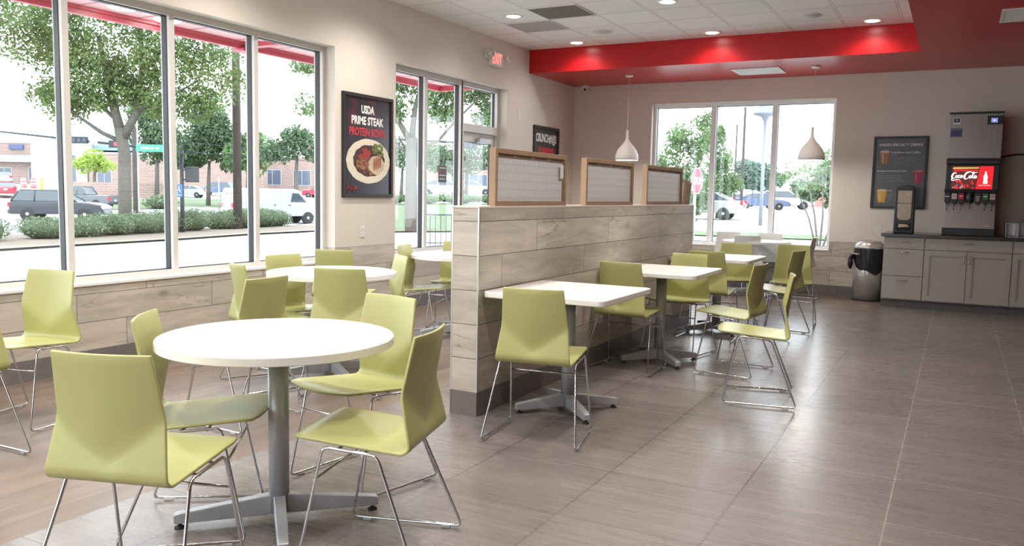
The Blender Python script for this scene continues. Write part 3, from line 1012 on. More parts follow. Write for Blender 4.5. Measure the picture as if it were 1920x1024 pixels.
flat(mb, (0, ys_ - .0004, 0), SU, ZV, [(-.075, 1.715), (.185, 1.72), (.187, 1.735), (-.08, 1.735)], 1)
for i in range(26):
    x, z = rn.uniform(-.08, .14), rn.uniform(1.503, 1.60)
    flat(mb, (0, ys_ - .0006 - i * .00002, 0), SU, ZV, ell(x, z, rn.uniform(.008, .022), rn.uniform(.008, .02), 5, rn.random() * 6), rn.choice([1, 1, 4, 0]))
# bottle silhouette
bp = [(-.022, 0), (-.024, .03), (-.019, .07), (-.024, .10), (-.018, .125), (-.009, .155), (-.009, .185), (.009, .185), (.009, .155), (.018, .125), (.024, .10), (.019, .07), (.024, .03), (.022, 0)]
flat(mb, (.268, ys_ - .0006, 1.565), SU, ZV, [(x * 1.0, z * .80) for x, z in bp], 2)
scr = obj('screen', mb, [m_scr_drk, m_scr_red, m_scr_wh, m_scr_gold, m_scr_ice], dm, fix=False)
text('lettering', 'TOUCH TO START', m_scr_wh, scr, (.262, ys_ - .0006, 1.546), SU, ZV, .1, fit=(.13, .008), bold=.003)


def script_logo(parent, O, Sx, Sz, m_):
    """hand-drawn flowing script strokes, unit box about 10 x 4"""
    S = {
        'C1': [(1.75, 2.95), (1.55, 3.35), (1.05, 3.3), (.5, 2.7), (.25, 1.9), (.4, 1.25), (.9, 1.05), (1.5, 1.45)],
        'tail': [(.55, 1.15), (.15, .75), (.35, .30), (1.1, .35), (1.9, .55), (2.7, .62), (3.4, .35)],
        'o': [(2.1, 2.35), (1.75, 2.2), (1.62, 1.7), (1.85, 1.35), (2.2, 1.6), (2.3, 2.1), (2.1, 2.35), (2.45, 2.15)],
        'c': [(3.15, 2.2), (2.9, 2.4), (2.62, 2.0), (2.62, 1.55), (2.9, 1.35), (3.3, 1.65)],
        'a': [(4.0, 2.2), (3.7, 2.4), (3.42, 1.95), (3.5, 1.45), (3.8, 1.45), (4.1, 2.2), (4.0, 1.5), (4.35, 1.5)],
        'dash': [(4.35, 2.05), (4.75, 2.15)],
        'C2': [(6.35, 3.2), (6.2, 3.6), (5.7, 3.5), (5.1, 2.7), (4.85, 1.7), (5.05, .95), (5.6, .85), (6.2, 1.4)],
        'sw': [(5.7, 3.0), (5.95, 3.55), (6.5, 3.85), (7.4, 3.6), (8.2, 3.35), (9.0, 3.45), (9.6, 3.75)],
        'o2': [(6.95, 2.3), (6.6, 2.1), (6.5, 1.6), (6.75, 1.2), (7.1, 1.45), (7.2, 2.0), (6.95, 2.3), (7.4, 2.2)],
        'l': [(7.55, 1.9), (8.05, 2.7), (8.35, 3.5), (8.1, 3.55), (7.8, 2.6), (7.7, 1.6), (7.95, 1.25), (8.3, 1.6)],
        'a2': [(9.1, 2.2), (8.75, 2.35), (8.45, 1.9), (8.5, 1.35), (8.85, 1.3), (9.2, 2.15), (9.15, 1.4), (9.6, 1.5)],
    }
    b_ = MB()
    for k, pts in S.items():
        P = []
        n = len(pts)
        for i in range(n - 1):
            p0, p1, p2, p3 = (Vector(pts[max(0, min(n - 1, j))]) for j in (i - 1, i, i + 1, i + 2))
            for q in range(5):
                t = q / 5
                P.append(.5 * ((2 * p1) + (-p0 + p2) * t + (2 * p0 - 5 * p1 + 4 * p2 - p3) * t * t + (-p0 + 3 * p1 - 3 * p2 + p3) * t ** 3))
        P.append(Vector(pts[-1]))
        m = len(P)
        big = .30 if k in ('C1', 'C2') else .21
        rs = [(.05 + big * math.sin(PI * min(1, (i + .5) / m)) ** .8) for i in range(m)]
        L_, R_ = [], []
        for i in range(m):
            d = (P[min(i + 1, m - 1)] - P[max(0, i - 1)]).normalized(); nn = Vector((-d.y, d.x))
            # pen held at a slant: thicker on downstrokes
            wgt = .45 + .55 * abs(d.y)
            L_.append(P[i] + nn * rs[i] * wgt); R_.append(P[i] - nn * rs[i] * wgt)
        vs = [Vector(O) + Vector((p.x * Sx, -.00005 * i2, p.y * Sz)) for i2, p in enumerate(L_)] + [Vector(O) + Vector((p.x * Sx, -.00005 * i2, p.y * Sz)) for i2, p in enumerate(R_)]
        b_.add(vs, [(i, i + 1, m + i + 1, m + i) for i in range(m - 1)])
    return obj('script_logo', b_, m_, parent, fix=False)


script_logo(scr, (-.098, ys_ - .0016, 1.596), .0292, .0300, m_scr_wh)
# valves
for i, (vx, c_, txt) in enumerate(((-.127, None, 'soda'), (-.052, (.55, .50, .48), 'diet'), (.022, (.42, .01, .02), 'cola'), (.200, None, 'juice'), (.282, (.03, .17, .05), 'lime'), (.356, (.52, .42, .42), 'pink'))):
    mb = MB(); mb.prism([(vx - .032, 1.46), (vx + .032, 1.46), (vx + .032, 1.345), (vx + .018, 1.318), (vx - .018, 1.318), (vx - .032, 1.345)], 'y', Y0 - .012, Y0 + .10)
    v = obj('valve', mb, m_black, dm, bevel=.004)
    if c_:
        box('flavour_label', (vx - .028, Y0 - .0145, 1.375), (vx + .028, Y0 - .0125, 1.442), mat('flavour_label_' + txt, c_, .4), v)
        box('label_stripe', (vx - .018, Y0 - .0155, 1.408), (vx + .018, Y0 - .0146, 1.418), m_ink_w if txt in ('lime', 'cola') else m_ink_r, v)
    else:
        mb = MB()
        for q in range(3 if txt == 'juice' else 1):
            mb.box((vx - .024 + .004 * q, Y0 - .0135, 1.403 - q * .022), (vx + .024 - .004 * q, Y0 - .0122, 1.410 - q * .022))
        obj('label_stripe', mb, m_ink_w, v)
    if txt != 'juice':
        mb = MB(); mb.tube([(vx, Y0 + .03, 1.32), (vx, Y0 + .025, 1.25)], .0018, 6); mb.blob((vx, Y0 + .025, 1.247), (.007, .007, .009), 8)
        obj('dispensing_lever', mb, m_black, v)
mb = MB(); mb.lathe([(.040, 1.34), (.047, 1.36), (.047, 1.49), (.03, 1.50)], 20, (.112, Y0 + .035, 0)); obj('ice_chute', mb, mat('smoked_plastic', (.03, .033, .036), .2), dm)
mb = MB(); mb.lathe([(.032, 1.325), (.036, 1.34)], 20, (.112, Y0 + .035, 0)); mb.tube([(.103, Y0 + .03, 1.33), (.103, Y0 + .02, 1.27)], .003, 6); mb.tube([(.121, Y0 + .03, 1.33), (.121, Y0 + .02, 1.27)], .003, 6); mb.tube([(.092, Y0 + .02, 1.268), (.132, Y0 + .02, 1.268)], .004, 6)
obj('ice_lever', mb, m_steel, dm)

im = thing('ice_maker', 'brushed steel ice maker on top of the soda fountain', 'ice machine', (0, 0, 0))
box('cabinet', (-.158, Y0 + .0, 1.872), (.413, Y0 + .55, 2.41), m_brushed, im, .004)
box('top_cap', (-.163, Y0 - .006, 2.41), (.418, Y0 + .55, 2.432), m_black, im, .003)
box('base_trim', (-.160, Y0 - .006, 1.8552), (.415, Y0 + .55, 1.872), m_black, im, .002)
mb = MB(); mb.box((.245, Y0 - .008, 2.275), (.41, Y0 - .0005, 2.38)); cp = obj('control_panel', mb, m_black, im, bevel=.003)
box('display', (.285, Y0 - .0095, 2.298), (.352, Y0 - .0082, 2.352), mat('blue_display', (.1, .12, .3), .3, emit=(.22, .28, .70), es=.5), cp)
mb = MB(); flat(mb, (.318, Y0 - .010, 2.325), SU, ZV, [(math.cos(i * PI / 4) * (.014 if i % 2 else .006), math.sin(i * PI / 4) * (.014 if i % 2 else .006)) for i in range(8)]); obj('display_symbol', mb, m_scr_wh, cp, fix=False)
box('maker_badge', (-.118, Y0 - .003, 2.285), (-.038, Y0 - .0005, 2.362), m_offwhite, im)
box('badge_field', (-.110, Y0 - .004, 2.308), (-.046, Y0 - .0031, 2.355), mat('navy_ink', (.03, .035, .10), .5), im)
mb = MB()
for k in range(6): flat(mb, (-.078, Y0 - .0045, 2.331), SU, ZV, [(0, 0), (math.cos(k * PI / 3 + .2) * .017, math.sin(k * PI / 3 + .2) * .017), (math.cos(k * PI / 3 + .65) * .010, math.sin(k * PI / 3 + .65) * .010)])
obj('star_emblem', mb, m_ink_w, im, fix=False)
box('blue_sticker', (-.138, Y0 - .003, 2.135), (-.016, Y0 - .0005, 2.235), mat('blue_sticker_vinyl', (.045, .05, .13), .4), im)
text('lettering', 'SCAN FOR SERVICE', m_ink_w, im, (-.077, Y0 - .0035, 2.222), SU, ZV, .1, fit=(.10, .010))

# supply tube on the wall
mb = MB(); mb.tube([(.41, YB - .25, 1.90), (.52, YB - .03, 1.935), (.62, YB - .02, 1.95), (.80, YB - .02, 1.945), (1.2, YB - .02, 1.955)], .011, 8)
tag(obj('water_line', mb, mat('dark_copper_tube', (.10, .05, .04), .4, .3)), 'dark supply tube running along the wall right of the ice maker', 'pipe')

# napkin dispenser
nd = thing('napkin_dispenser', 'tall black napkin dispenser with a clear tan window on the worktop', 'napkin dispenser', (-.597, 11.70, .930))
b_ = MB(); pts = [(-.118, 0), (.118, 0), (.112, .56), (.075, .60), (0, .612), (-.075, .60), (-.112, .56)]
b_.prism(pts, 'y', -.13, .13); obj('housing', b_, m_black, nd, bevel=.012)
b_ = MB(); b_.prism([(-.080, .20), (-.05, .168), (.05, .168), (.080, .20), (.082, .54), (-.082, .54)], 'y', -.139, -.1305)
b = NB('kraft_napkins'); P_ = b.objpos()
ln = b.math('LESS_THAN', b.math('ABSOLUTE', b.math('SUBTRACT', P_[2], .38)), .006)
b.col(b.mix(ln, b.mix(b.noise(b.vec(P_[0], P_[1], P_[2]), 40, 3), (.30, .21, .15, 1), (.42, .32, .24, 1)), (.09, .04, .04, 1))); b.rough(.25)
wnd = obj('window', b_, b.mat, nd, bevel=.004)
rn = random.Random(2)
for i in range(10):
    x, z = rn.uniform(-.06, .06), rn.uniform(.22, .50)
    b_ = MB(); b_.blob((x, -.1405, z), (.005, .0015, .009), 6); obj('drop_print', b_, m_ink_w, wnd)
b_ = MB(); b_.box((-.085, -.137, .035), (.085, -.131, .125)); obj('outlet_slot', b_, mat('deep_black', (.004, .004, .004), .6), nd)
b_ = MB(); b_.add([(-.06, -.145, .075), (.07, -.150, .085), (.045, -.155, .115), (-.055, -.14, .12), (-.06, -.134, .08), (.06, -.134, .09)], [(0, 1, 2, 3), (0, 4, 5, 1)])
obj('napkin', b_, mat('tan_paper', (.55, .43, .30), .8), nd, fix=False)

# cutlery bin at the right
cb = thing('cutlery_holder', 'open steel cutlery holder at the right end of the worktop', 'cutlery holder', (0, 0, 0))
mb = MB()
x0, x1, xa = .515, .86, .60
for a, b__ in (((x0, 11.60, .930), (x0 + .012, 11.90, 1.105)), ((x0 + .115, 11.60, .93), (x0 + .127, 11.90, 1.10)), ((x1 - .012, 11.60, .93), (x1, 11.90, 1.105)), ((x0, 11.60, 1.095), (x1, 11.90, 1.107)), ((x0, 11.60, .93), (x1, 11.90, .942)), ((x0, 11.888, .93), (x1, 11.90, 1.10))):
    mb.box(a, b__)
obj('steel_shell', mb, m_steel, cb, bevel=.003)
box('divider', (x0 + .112, 11.592, .931), (x0 + .142, 11.60, 1.098), m_steel, cb, .002)

# trash can
tr = thing('trash_can', 'round steel trash can with a black liner beside the cabinets', 'trash can', (-1.02, 12.045, 0))
b_ = MB(); b_.lathe([(.188, .0), (.188, .022)], 40); obj('base_ring', b_, m_blackrub, tr)
b_ = MB(); b_.lathe([(.183, .022), (.183, .70)], 48); m_bin = mat('bin_steel', (.60, .59, .58), .26, .55, var=.05)
obj('body', b_, m_bin, tr)
b_ = MB()
prof = [(.186, .695), (.186, .715), (.178, .745), (.155, .782), (.135, .797), (.100, .803), (.095, .790), (.090, .74)]
b_.lathe(prof, 48); obj('rim_lid', b_, m_bin, tr)
b_ = MB(); N_ = 60
vs = []; rn = random.Random(8)
for k in range(5):
    for i in range(N_):
        a = 2 * PI * i / N_
        low = .70 - (.20 + .13 * math.cos(a - R(-60)) + .02 * math.sin(5 * a))
        z = .70 + (low - .70) * k / 4
        rr_ = .187 + .004 * math.sin(9 * a + k) + .006 * rn.random() * (k > 0)
        vs.append((rr_ * math.cos(a), rr_ * math.sin(a), z))
b_.add(vs, [(k * N_ + i, k * N_ + (i + 1) % N_, (k + 1) * N_ + (i + 1) % N_, (k + 1) * N_ + i) for k in range(4) for i in range(N_)], 0, True)
ln_ = obj('bin_liner', b_, mat('black_bin_liner', (.012, .012, .016), .28, bump=.5, bscale=18), tr)
b_ = MB(); b_.blob((-.215, -.07, .50), (.035, .04, .085), 12, jit=.18, rnd=rn); b_.tube([(-.17, -.08, .62), (-.20, -.08, .60), (-.215, -.07, .54)], [.02, .026, .03], 8)
obj('liner_knot', b_, ln_.data.materials[0], ln_)
b_ = MB(); b_.tube(fillet([(-.20, -.06, .628), (-.19, -.12, .625), (-.09, -.188, .62)], .03, 4, closed=False), .012, 8); obj('handle', b_, m_steel, tr)


# ------------------------------------------------------------------ wall devices
def plate(name, label, cat, axis, P, u, z, wd=.075, ht=.118, kind='outlet'):
    t = thing(name, label, cat, (0, 0, 0))
    b_ = MB()

    def bx(m_, a, b2, c, d, e0, e1):
        if axis == 'x': m_.box((P + e0, a, c), (P + e1, b2, d))
        else: m_.box((a, P - e0, c), (b2, P - e1, d))
    bx(b_, u - wd / 2, u + wd / 2, z - ht / 2, z + ht / 2, 0, .006); obj('cover_plate', b_, m_offwhite, t, bevel=.002)
    if kind == 'outlet':
        for dz in (-.02, .02):
            b_ = MB(); bx(b_, u - .017, u + .017, z + dz - .014, z + dz + .014, .006, .0085); s_ = obj('socket', b_, m_offwhite, t, bevel=.002)
            b_ = MB(); bx(b_, u - .009, u - .006, z + dz - .005, z + dz + .006, .0085, .009); bx(b_, u + .006, u + .009, z + dz - .005, z + dz + .006, .0085, .009); obj('slots', b_, m_black, s_)
    elif kind == 'switch':
        b_ = MB(); bx(b_, u - .012, u + .012, z - .02, z + .02, .006, .010); obj('rocker', b_, m_offwhite, t, bevel=.002)
    return t


plate('wall_outlet', 'white wall outlet below the steak poster', 'outlet', 'x', XL, 6.92, .908)
plate('wall_outlet', 'white wall outlet on the far wall left of the cabinets', 'outlet', 'y', YB, -.935, .935)
plate('wall_plate', 'blank white wall plate between the door and the small poster', 'switch', 'x', XL, 10.385, 2.43, .075, .13, kind='switch')

ex = thing('exit_sign', 'white EXIT sign with two emergency lamps above the door', 'exit sign', (0, 0, 0))
yc, zc = 9.67, 3.095
box('sign_body', (XL, yc - .17, zc - .10), (XL + .045, yc + .17, zc + .10), m_offwhite, ex, .008)
m_exit = mat('exit_red_glow', (.6, .05, .05), .4, emit=(1, .11, .09), es=1.6)
text('lettering', 'EXIT', m_exit, ex, (XL + .0462, yc, zc), YV, ZV, .1, fit=(.25, .14), bold=.004)
box('mounting_block', (XL, yc - .25, zc - .02), (XL + .03, yc - .17, zc + .09), m_offwhite, ex, .005)
for sg in (-1, 1):
    b_ = MB(); cy = yc + sg * .235
    b_.lathe([(.034, -.02), (.050, .045), (.046, .055), (.03, .05)], 20, (XL + .06, cy, zc + .03), axis='x'); b_.tube([(XL + .02, yc + sg * .16, zc + .02), (XL + .06, cy, zc + .03)], .012, 8)
    lh = obj('lamp_head', b_, m_offwhite, ex)
    b_ = MB(); b_.lathe([(.036, 0), (.036, .004)], 16, (XL + .108, cy, zc + .03), axis='x'); obj('lens', b_, mat('clear_lamp_lens', (.55, .58, .60), .1), lh)

dc = thing('window_decal', 'small dark notice stuck on the sidelight glass next to the door', 'sticker', (0, 0, 0))
box('decal_sheet', (-5.670, 8.62, 1.46), (-5.668, 8.80, 1.665), mat('grey_notice_print', (.10, .10, .12), .5), dc)
for k_ in range(4):
    box('printed_line', (-5.668, 8.64, 1.63 - k_ * .045), (-5.6672, 8.78 - .02 * (k_ % 2), 1.642 - k_ * .045), m_ink_w if k_ != 1 else m_ink_r, dc)

cm = thing('security_camera', 'small white dome security camera in the far left corner', 'camera', (-5.27, 12.17, ZS))
b_ = MB(); b_.lathe([(.062, 0), (.062, -.018), (.052, -.03)], 24); obj('camera_base', b_, m_offwhite, cm)
b_ = MB(); b_.blob((0, -.005, -.05), (.046, .046, .046), 20); eb = obj('eyeball', b_, m_offwhite, cm)
b_ = MB(); b_.blob((.010, -.040, -.064), (.022, .016, .022), 14); obj('lens', b_, m_black, eb)


# ------------------------------------------------------------------ ceiling fixtures
m_lamp = mat('downlight_lens_glow', (.9, .9, .9), .5, emit=(1.0, .95, .88), es=9.0)
m_ring = mat('white_trim_ring', (.80, .79, .78), .45)
DLW = 24.0


def downlight(x, y, label, z=ZC, energy=DLW):
    t = thing('recessed_downlight', label, 'ceiling light', (x, y, z), 0, 'round recessed downlights')
    b_ = MB(); b_.lathe([(.078, .0005), (.078, -.004), (.105, -.007), (.112, -.004), (.112, .0005)], 36); obj('trim_ring', b_, m_ring, t)
    b_ = MB(); b_.lathe([(.0001, -.0035), (.079, -.0035), (.079, -.0005)], 32); obj('lens', b_, m_lamp, t)
    l = bpy.data.lights.new('lamp_light', 'SPOT'); l.energy = energy; l.spot_size = R(150); l.spot_blend = .85; l.shadow_soft_size = .07; l.color = (1.0, .94, .86)
    o = bpy.data.objects.new('lamp_light', l); col.objects.link(o); o.parent = t; o.location = (0, 0, -.02)
    return t


downlight(-4.65, 8.60, 'round downlight at the upper left, left of the vents')
downlight(-4.65, 10.40, 'leftmost downlight beside the red soffit face')
downlight(-2.82, 10.40, 'middle downlight beside the red soffit face')
downlight(-.99, 10.40, 'rightmost downlight beside the red soffit face')
downlight(-2.82, 8.60, 'round downlight cut by the top edge of the photo')
for i, y in enumerate((6.77, 4.94, 3.11, 1.28, -.55, -2.38)):  # unseen rows, added to brighten the room
    for x, nm in ((-4.65, 'left'), (-2.82, 'middle'), (-.99, 'right')):
        downlight(x, y, 'added unseen ceiling downlight, in the %s column, %s row behind the visible ones' % (nm, ('first', 'second', 'third', 'fourth', 'fifth', 'sixth')[i]), energy=DLW * (2.6 if nm == 'right' else 3.3))


def ceiling_square(name, label, cat, x0, y0, z, wd, dp, mface, louvre=0, rim=.02, mrim=None):
    t = thing(name, label, cat, (x0 + wd / 2, y0 + dp / 2, z))
    hx, hy = wd / 2, dp / 2
    b_ = MB()
    b_.box((-hx, -hy, -.010), (hx, -hy + rim, 0)); b_.box((-hx, hy - rim, -.010), (hx, hy, 0)); b_.box((-hx, -hy + rim, -.010), (-hx + rim, hy - rim, 0)); b_.box((hx - rim, -hy + rim, -.010), (hx, hy - rim, 0))
    obj('vent_frame', b_, mrim or m_ring, t, bevel=.002)
    b_ = MB(); b_.box((-hx + rim, -hy + rim, -.004), (hx - rim, hy - rim, 0)); obj('grille_face', b_, mface, t)
    if louvre:
        b_ = MB()
        for i in range(louvre):
            y = -hy + rim + (dp - 2 * rim) * (i + .5) / louvre
            b_.add([(-hx + rim, y - .008, -.004), (hx - rim, y - .008, -.004), (hx - rim, y + .006, -.010), (-hx + rim, y + .006, -.010)], [(0, 1, 2, 3)])
        obj('louvres', b_, mrim or m_ring, t, fix=False)
    return t


m_grille = mat('dark_return_grille', (.16, .15, .14), .6, var=.3, scale=120)
m_grille2 = mat('pale_perforated_panel', (.42, .40, .39), .6, var=.15, scale=120)
ceiling_square('return_vent', 'dark square return air grille in the white ceiling', 'vent', -4.34, 8.30, ZC, .60, .60, m_grille, rim=.014)
ceiling_square('supply_vent', 'pale grey perforated ceiling vent next to the dark grille', 'vent', -4.95, 8.91, ZC, .60, .60, m_grille2, rim=.014)
ceiling_square('supply_vent', 'white louvred vent in the red soffit near the far window', 'vent', -2.785, 11.27, ZS, .62, .56, m_offwhite, louvre=14, rim=.03)
ceiling_square('supply_vent', 'white vent in the red soffit at the top right corner', 'vent', .234, 8.66, ZS, .62, .60, m_offwhite, louvre=14, rim=.03)
for (x, y, lb) in ((-4.04, 9.82, 'left round ceiling speaker between two downlights'), (-1.59, 9.86, 'right round ceiling speaker near the red soffit')):
    t = thing('ceiling_speaker', lb, 'speaker', (x, y, ZC))
    b_ = MB(); b_.lathe([(.128, 0), (.132, -.006), (.12, -.010), (.116, -.008)], 40); obj('trim_ring', b_, m_ring, t)
    b_ = MB(); b_.lathe([(.0001, -.0095), (.116, -.008), (.116, -.001)], 36); obj('speaker_grille', b_, mat('speaker_mesh', (.60, .585, .57), .6, var=.2, scale=200), t)


# ------------------------------------------------------------------ pendants
def pendant(x, y, label, lit, mshade):
    t = thing('pendant_lamp', label, 'pendant lamp', (x, y, ZS), 0, 'white pendant lamps')
    b_ = MB(); b_.lathe([(.055, 0), (.055, -.018), (.048, -.024), (.0001, -.024)], 28); obj('canopy', b_, m_white_paint, t)
    b_ = MB(); b_.tube([(0, 0, -.02), (0, 0, -.80)], .0028, 6); obj('cord', b_, m_white_paint, t)
    pr = [(.016, 2.27), (.017, 2.20), (.020, 2.155), (.030, 2.125), (.060, 2.08), (.105, 2.03), (.140, 1.98), (.162, 1.92), (.167, 1.875), (.163, 1.845)]
    pr = [(r_, z - ZS) for r_, z in pr]
    inner = [(max(.001, r_ - .005), z) for r_, z in pr[::-1]]
    b_ = MB(); b_.lathe([(.001, pr[0][1])] + pr + inner[:-3], 48); obj('lamp_shade', b_, mshade, t)
    b_ = MB(); b_.blob((0, 0, -1.11), (.04, .04, .05), 16); obj('bulb', b_, mat('pendant_bulb', (.9, .88, .84), .4, emit=(1, .92, .8), es=6.0 * lit), t)
    l = bpy.data.lights.new('lamp_light', 'POINT'); l.energy = 9 * lit; l.shadow_soft_size = .05; l.color = (1, .9, .78)
    o = bpy.data.objects.new('lamp_light', l); col.objects.link(o); o.parent = t; o.location = (0, 0, -1.165)


m_shade = mat('matte_white_shade', (.80, .77, .73), .5)
pendant(-4.235, 11.33, 'white bell pendant lamp left of the far window', 1, m_shade)
pendant(-1.725, 11.40, 'white bell pendant lamp hanging before the right part of the far window', 1, m_shade)


# ------------------------------------------------------------------ air filters on the partition
m_card = mat('brown_card_frame', (.34, .225, .145), .7, var=.08)
m_card_in = mat('brown_card_inner', (.26, .17, .11), .7, var=.1)
b = NB('pleated_filter_mesh'); P_ = b.objpos()
# elongated hexagon wire pattern
uu = b.math('DIVIDE', P_[1], .040); vv = b.math('DIVIDE', P_[2], .052)
odd = b.math('MULTIPLY', b.math('MODULO', b.math('FLOOR', b.math('ADD', vv, 100.0)), 2.0), .5)
fu_ = b.math('FRACT', b.math('ADD', uu, odd)); fv_ = b.math('FRACT', b.math('ADD', vv, 100.0))
du = b.math('ABSOLUTE', b.math('SUBTRACT', fu_, .5)); dv = b.math('ABSOLUTE', b.math('SUBTRACT', fv_, .5))
hexd = b.math('ADD', du, b.math('MULTIPLY', b.math('MAXIMUM', b.math('SUBTRACT', dv, .28), 0.0), 1.0))
wire = b.math('GREATER_THAN', hexd, .45)
pleat = b.math('PINGPONG', b.math('DIVIDE', P_[1], .018), .5)
b.col(b.mix(b.math('MULTIPLY', wire, .55), b.mix(pleat, (.66, .67, .69, 1), (.72, .73, .75, 1)), (.40, .38, .37, 1))); b.rough(.22)
b.bump(b.math('ADD', b.math('MULTIPLY', pleat, .3), wire), .25, .003)
m_mesh = b.mat


def air_filter(label, y0, y1, zt, x, lean=0.0, group='framed air filters standing on the partition'):
    t = thing('air_filter', label, 'air filter', (x, 0, 1.259), 0, group)
    h = zt - 1.259; f = .030; d = .046
    b_ = MB()
    b_.box((-d / 2, y0, 0), (d / 2, y0 + f, h)); b_.box((-d / 2, y1 - f, 0), (d / 2, y1, h)); b_.box((-d / 2, y0 + f, 0), (d / 2, y1 - f, f)); b_.box((-d / 2, y0 + f, h - f), (d / 2, y1 - f, h))
    obj('card_frame', b_, m_card, t, bevel=.002)
    b_ = MB(); g = f + .022
    b_.box((-d / 2 + .008, y0 + f, h - g - .0), (d / 2 - .008, y1 - f, h - f)); b_.box((-d / 2 + .008, y1 - g, f), (d / 2 - .008, y1 - f, h - g))
    obj('inner_lip', b_, m_card_in, t)
    b_ = MB(); n = 4; L = (y1 - y0 - 2 * f)
    for i in range(n):
        a = y0 + f + L * (i + .08) / n; c = y0 + f + L * (i + .86) / n
        b_.box((d / 2 - .0085, a, h - f - .016), (d / 2 - .0065, c, h - f - .008))
    obj('frame_slots', b_, mat('slot_shadow_brown', (.07, .045, .03), .8), t)
    b_ = MB(); b_.box((-d / 2 + .013, y0 + f, f), (d / 2 - .013, y1 - g, h - g)); obj('filter_mesh', b_, m_mesh, t)
    return t


f1 = air_filter('card-framed air filter nearest the partition end, with a small sticker', 4.42, 5.46, 1.613, -2.515)
air_filter('middle card-framed air filter on the partition', 5.82, 6.86, 1.617, -2.515)
air_filter('card-framed air filter third along the partition, before the leaning stack', 7.21, 8.31, 1.62, -2.515)
b_ = MB(); b_.box((.024, 5.345, .19), (.0255, 5.40, .285)); obj('white_sticker', b_, m_offwhite, f1)
for k in range(3):
    t = thing('air_filter', ['upright air filter in the leaning stack at the far partition end', 'middle air filter in the leaning stack', 'outermost air filter of the leaning stack, tilted the most'][k], 'air filter', (-2.56, 8.345 + k * .062, 1.2592), 0, 'leaning air filters')
    t.rotation_euler = (R(-7 - 5 * k), 0, 0)
    b_ = MB(); H = .255 - .004 * k; Wd = .17; d = .046; f = .026
    b_.box((-Wd / 2, 0, 0), (-Wd / 2 + f, d, H)); b_.box((Wd / 2 - f, 0, 0), (Wd / 2, d, H)); b_.box((-Wd / 2 + f, 0, 0), (Wd / 2 - f, d, f)); b_.box((-Wd / 2 + f, 0, H - f), (Wd / 2 - f, d, H))
    obj('card_frame', b_, m_card, t, bevel=.002)
    b_ = MB(); b_.box((-Wd / 2 + f, .010, f), (Wd / 2 - f, d - .010, H - f)); obj('filter_mesh', b_, m_mesh, t)
    b_ = MB(); b_.box((Wd / 2, .010, .05), (Wd / 2 + .001, .034, H - .05)); obj('printed_label', b_, mat('worn_print', (.40, .34, .29), .7, var=.5, scale=60), t)

# ================================================================== OUTSIDE
def interp(x, T):
    if x <= T[0][0]: return T[0][1]
    for (a, za), (b_, zb) in zip(T, T[1:]):
        if x <= b_: return za + (zb - za) * (x - a) / (b_ - a)
    return T[-1][1]


def sstep(x, a, b_):
    t = max(0, min(1, (x - a) / (b_ - a))); return t * t * (3 - 2 * t)


PA = [(5.7, -.15), (23.5, -.5), (30, -.58), (34, -.75), (64, -.70), (80, .0), (100, 1.3), (400, 1.4)]
PB = [(12, -.14), (22, -.12), (28, 0.0), (38, .70), (45, .9), (60, 1.2), (400, 1.4)]
PCc = [(12, -.14), (28, -.02), (48, .20), (80, .34), (120, .42), (400, .8)]


def H(x, y):
    q = y / max(1.0, -x) if x < 0 else 50
    a = interp(-x, PA); b_ = interp(y, PB); c = interp(y, PCc)
    t = sstep(q, 1.12, 1.34); u = sstep(q, 2.0, 3.0)
    z = a + (b_ - a) * t
    return z + (c - z) * u


m_conc = mat('pale_concrete', (.52, .51, .49), .85, var=.08, scale=.6, bump=.1, bscale=30)
m_curb = mat('concrete_curb', (.46, .45, .43), .85, var=.15, scale=3)
m_road = mat('pale_asphalt', (.40, .40, .40), .9, var=.1, scale=.5)
m_mulch = mat('bark_mulch', (.22, .17, .13), .95, var=.6, scale=14, bump=.6, bscale=20)
m_grass = mat('lawn_grass', (.13, .175, .085), .95, var=.25, scale=3, bump=.4, bscale=30)
m_redcurb = mat('red_fire_lane_paint', (.55, .12, .12), .7)

mb = MB()
angs = [R(70 + i * 1.25) for i in range(97)]
rads = [5, 7, 9, 11, 13, 15, 17, 19, 21, 23, 25, 27, 29, 31, 33, 36, 39, 42, 46, 50, 55, 60, 66, 72, 80, 90, 100, 115, 140, 180, 260, 420]
vs = []
for r_ in rads:
    for a in angs:
        x, y = r_ * math.cos(a), r_ * math.sin(a); vs.append((x, y, H(x, y)))
n = len(angs)
mb.add(vs, [(i * n + j, i * n + j + 1, (i + 1) * n + j + 1, (i + 1) * n + j) for i in range(len(rads) - 1) for j in range(n - 1)], 0, True)
gr_ = structure(obj('ground', mb, m_conc), 'pale concrete drive and parking lot outside')


def drape(A, B, dz, m_, name, label, nu=24, nv=8, kind='structure'):
    def along(P, t):
        L = [0]
        for p, q in zip(P, P[1:]): L.append(L[-1] + math.dist(p, q))
        d = t * L[-1]
        for i in range(len(P) - 1):
            if d <= L[i + 1] or i == len(P) - 2:
                k = (d - L[i]) / max(1e-6, L[i + 1] - L[i]); return (P[i][0] + (P[i + 1][0] - P[i][0]) * k, P[i][1] + (P[i + 1][1] - P[i][1]) * k)
    b_ = MB(); vs = []
    for i in range(nv + 1):
        for j in range(nu + 1):
            a, c = along(A, j / nu), along(B, j / nu); t = i / nv
            x, y = a[0] + (c[0] - a[0]) * t, a[1] + (c[1] - a[1]) * t
            vs.append((x, y, H(x, y) + dz))
    b_.add(vs, [(i * (nu + 1) + j, i * (nu + 1) + j + 1, (i + 1) * (nu + 1) + j + 1, (i + 1) * (nu + 1) + j) for i in range(nv) for j in range(nu)], 0, True)
    o = obj(name, b_, m_); o['kind'] = kind; o['label'] = label
    return o


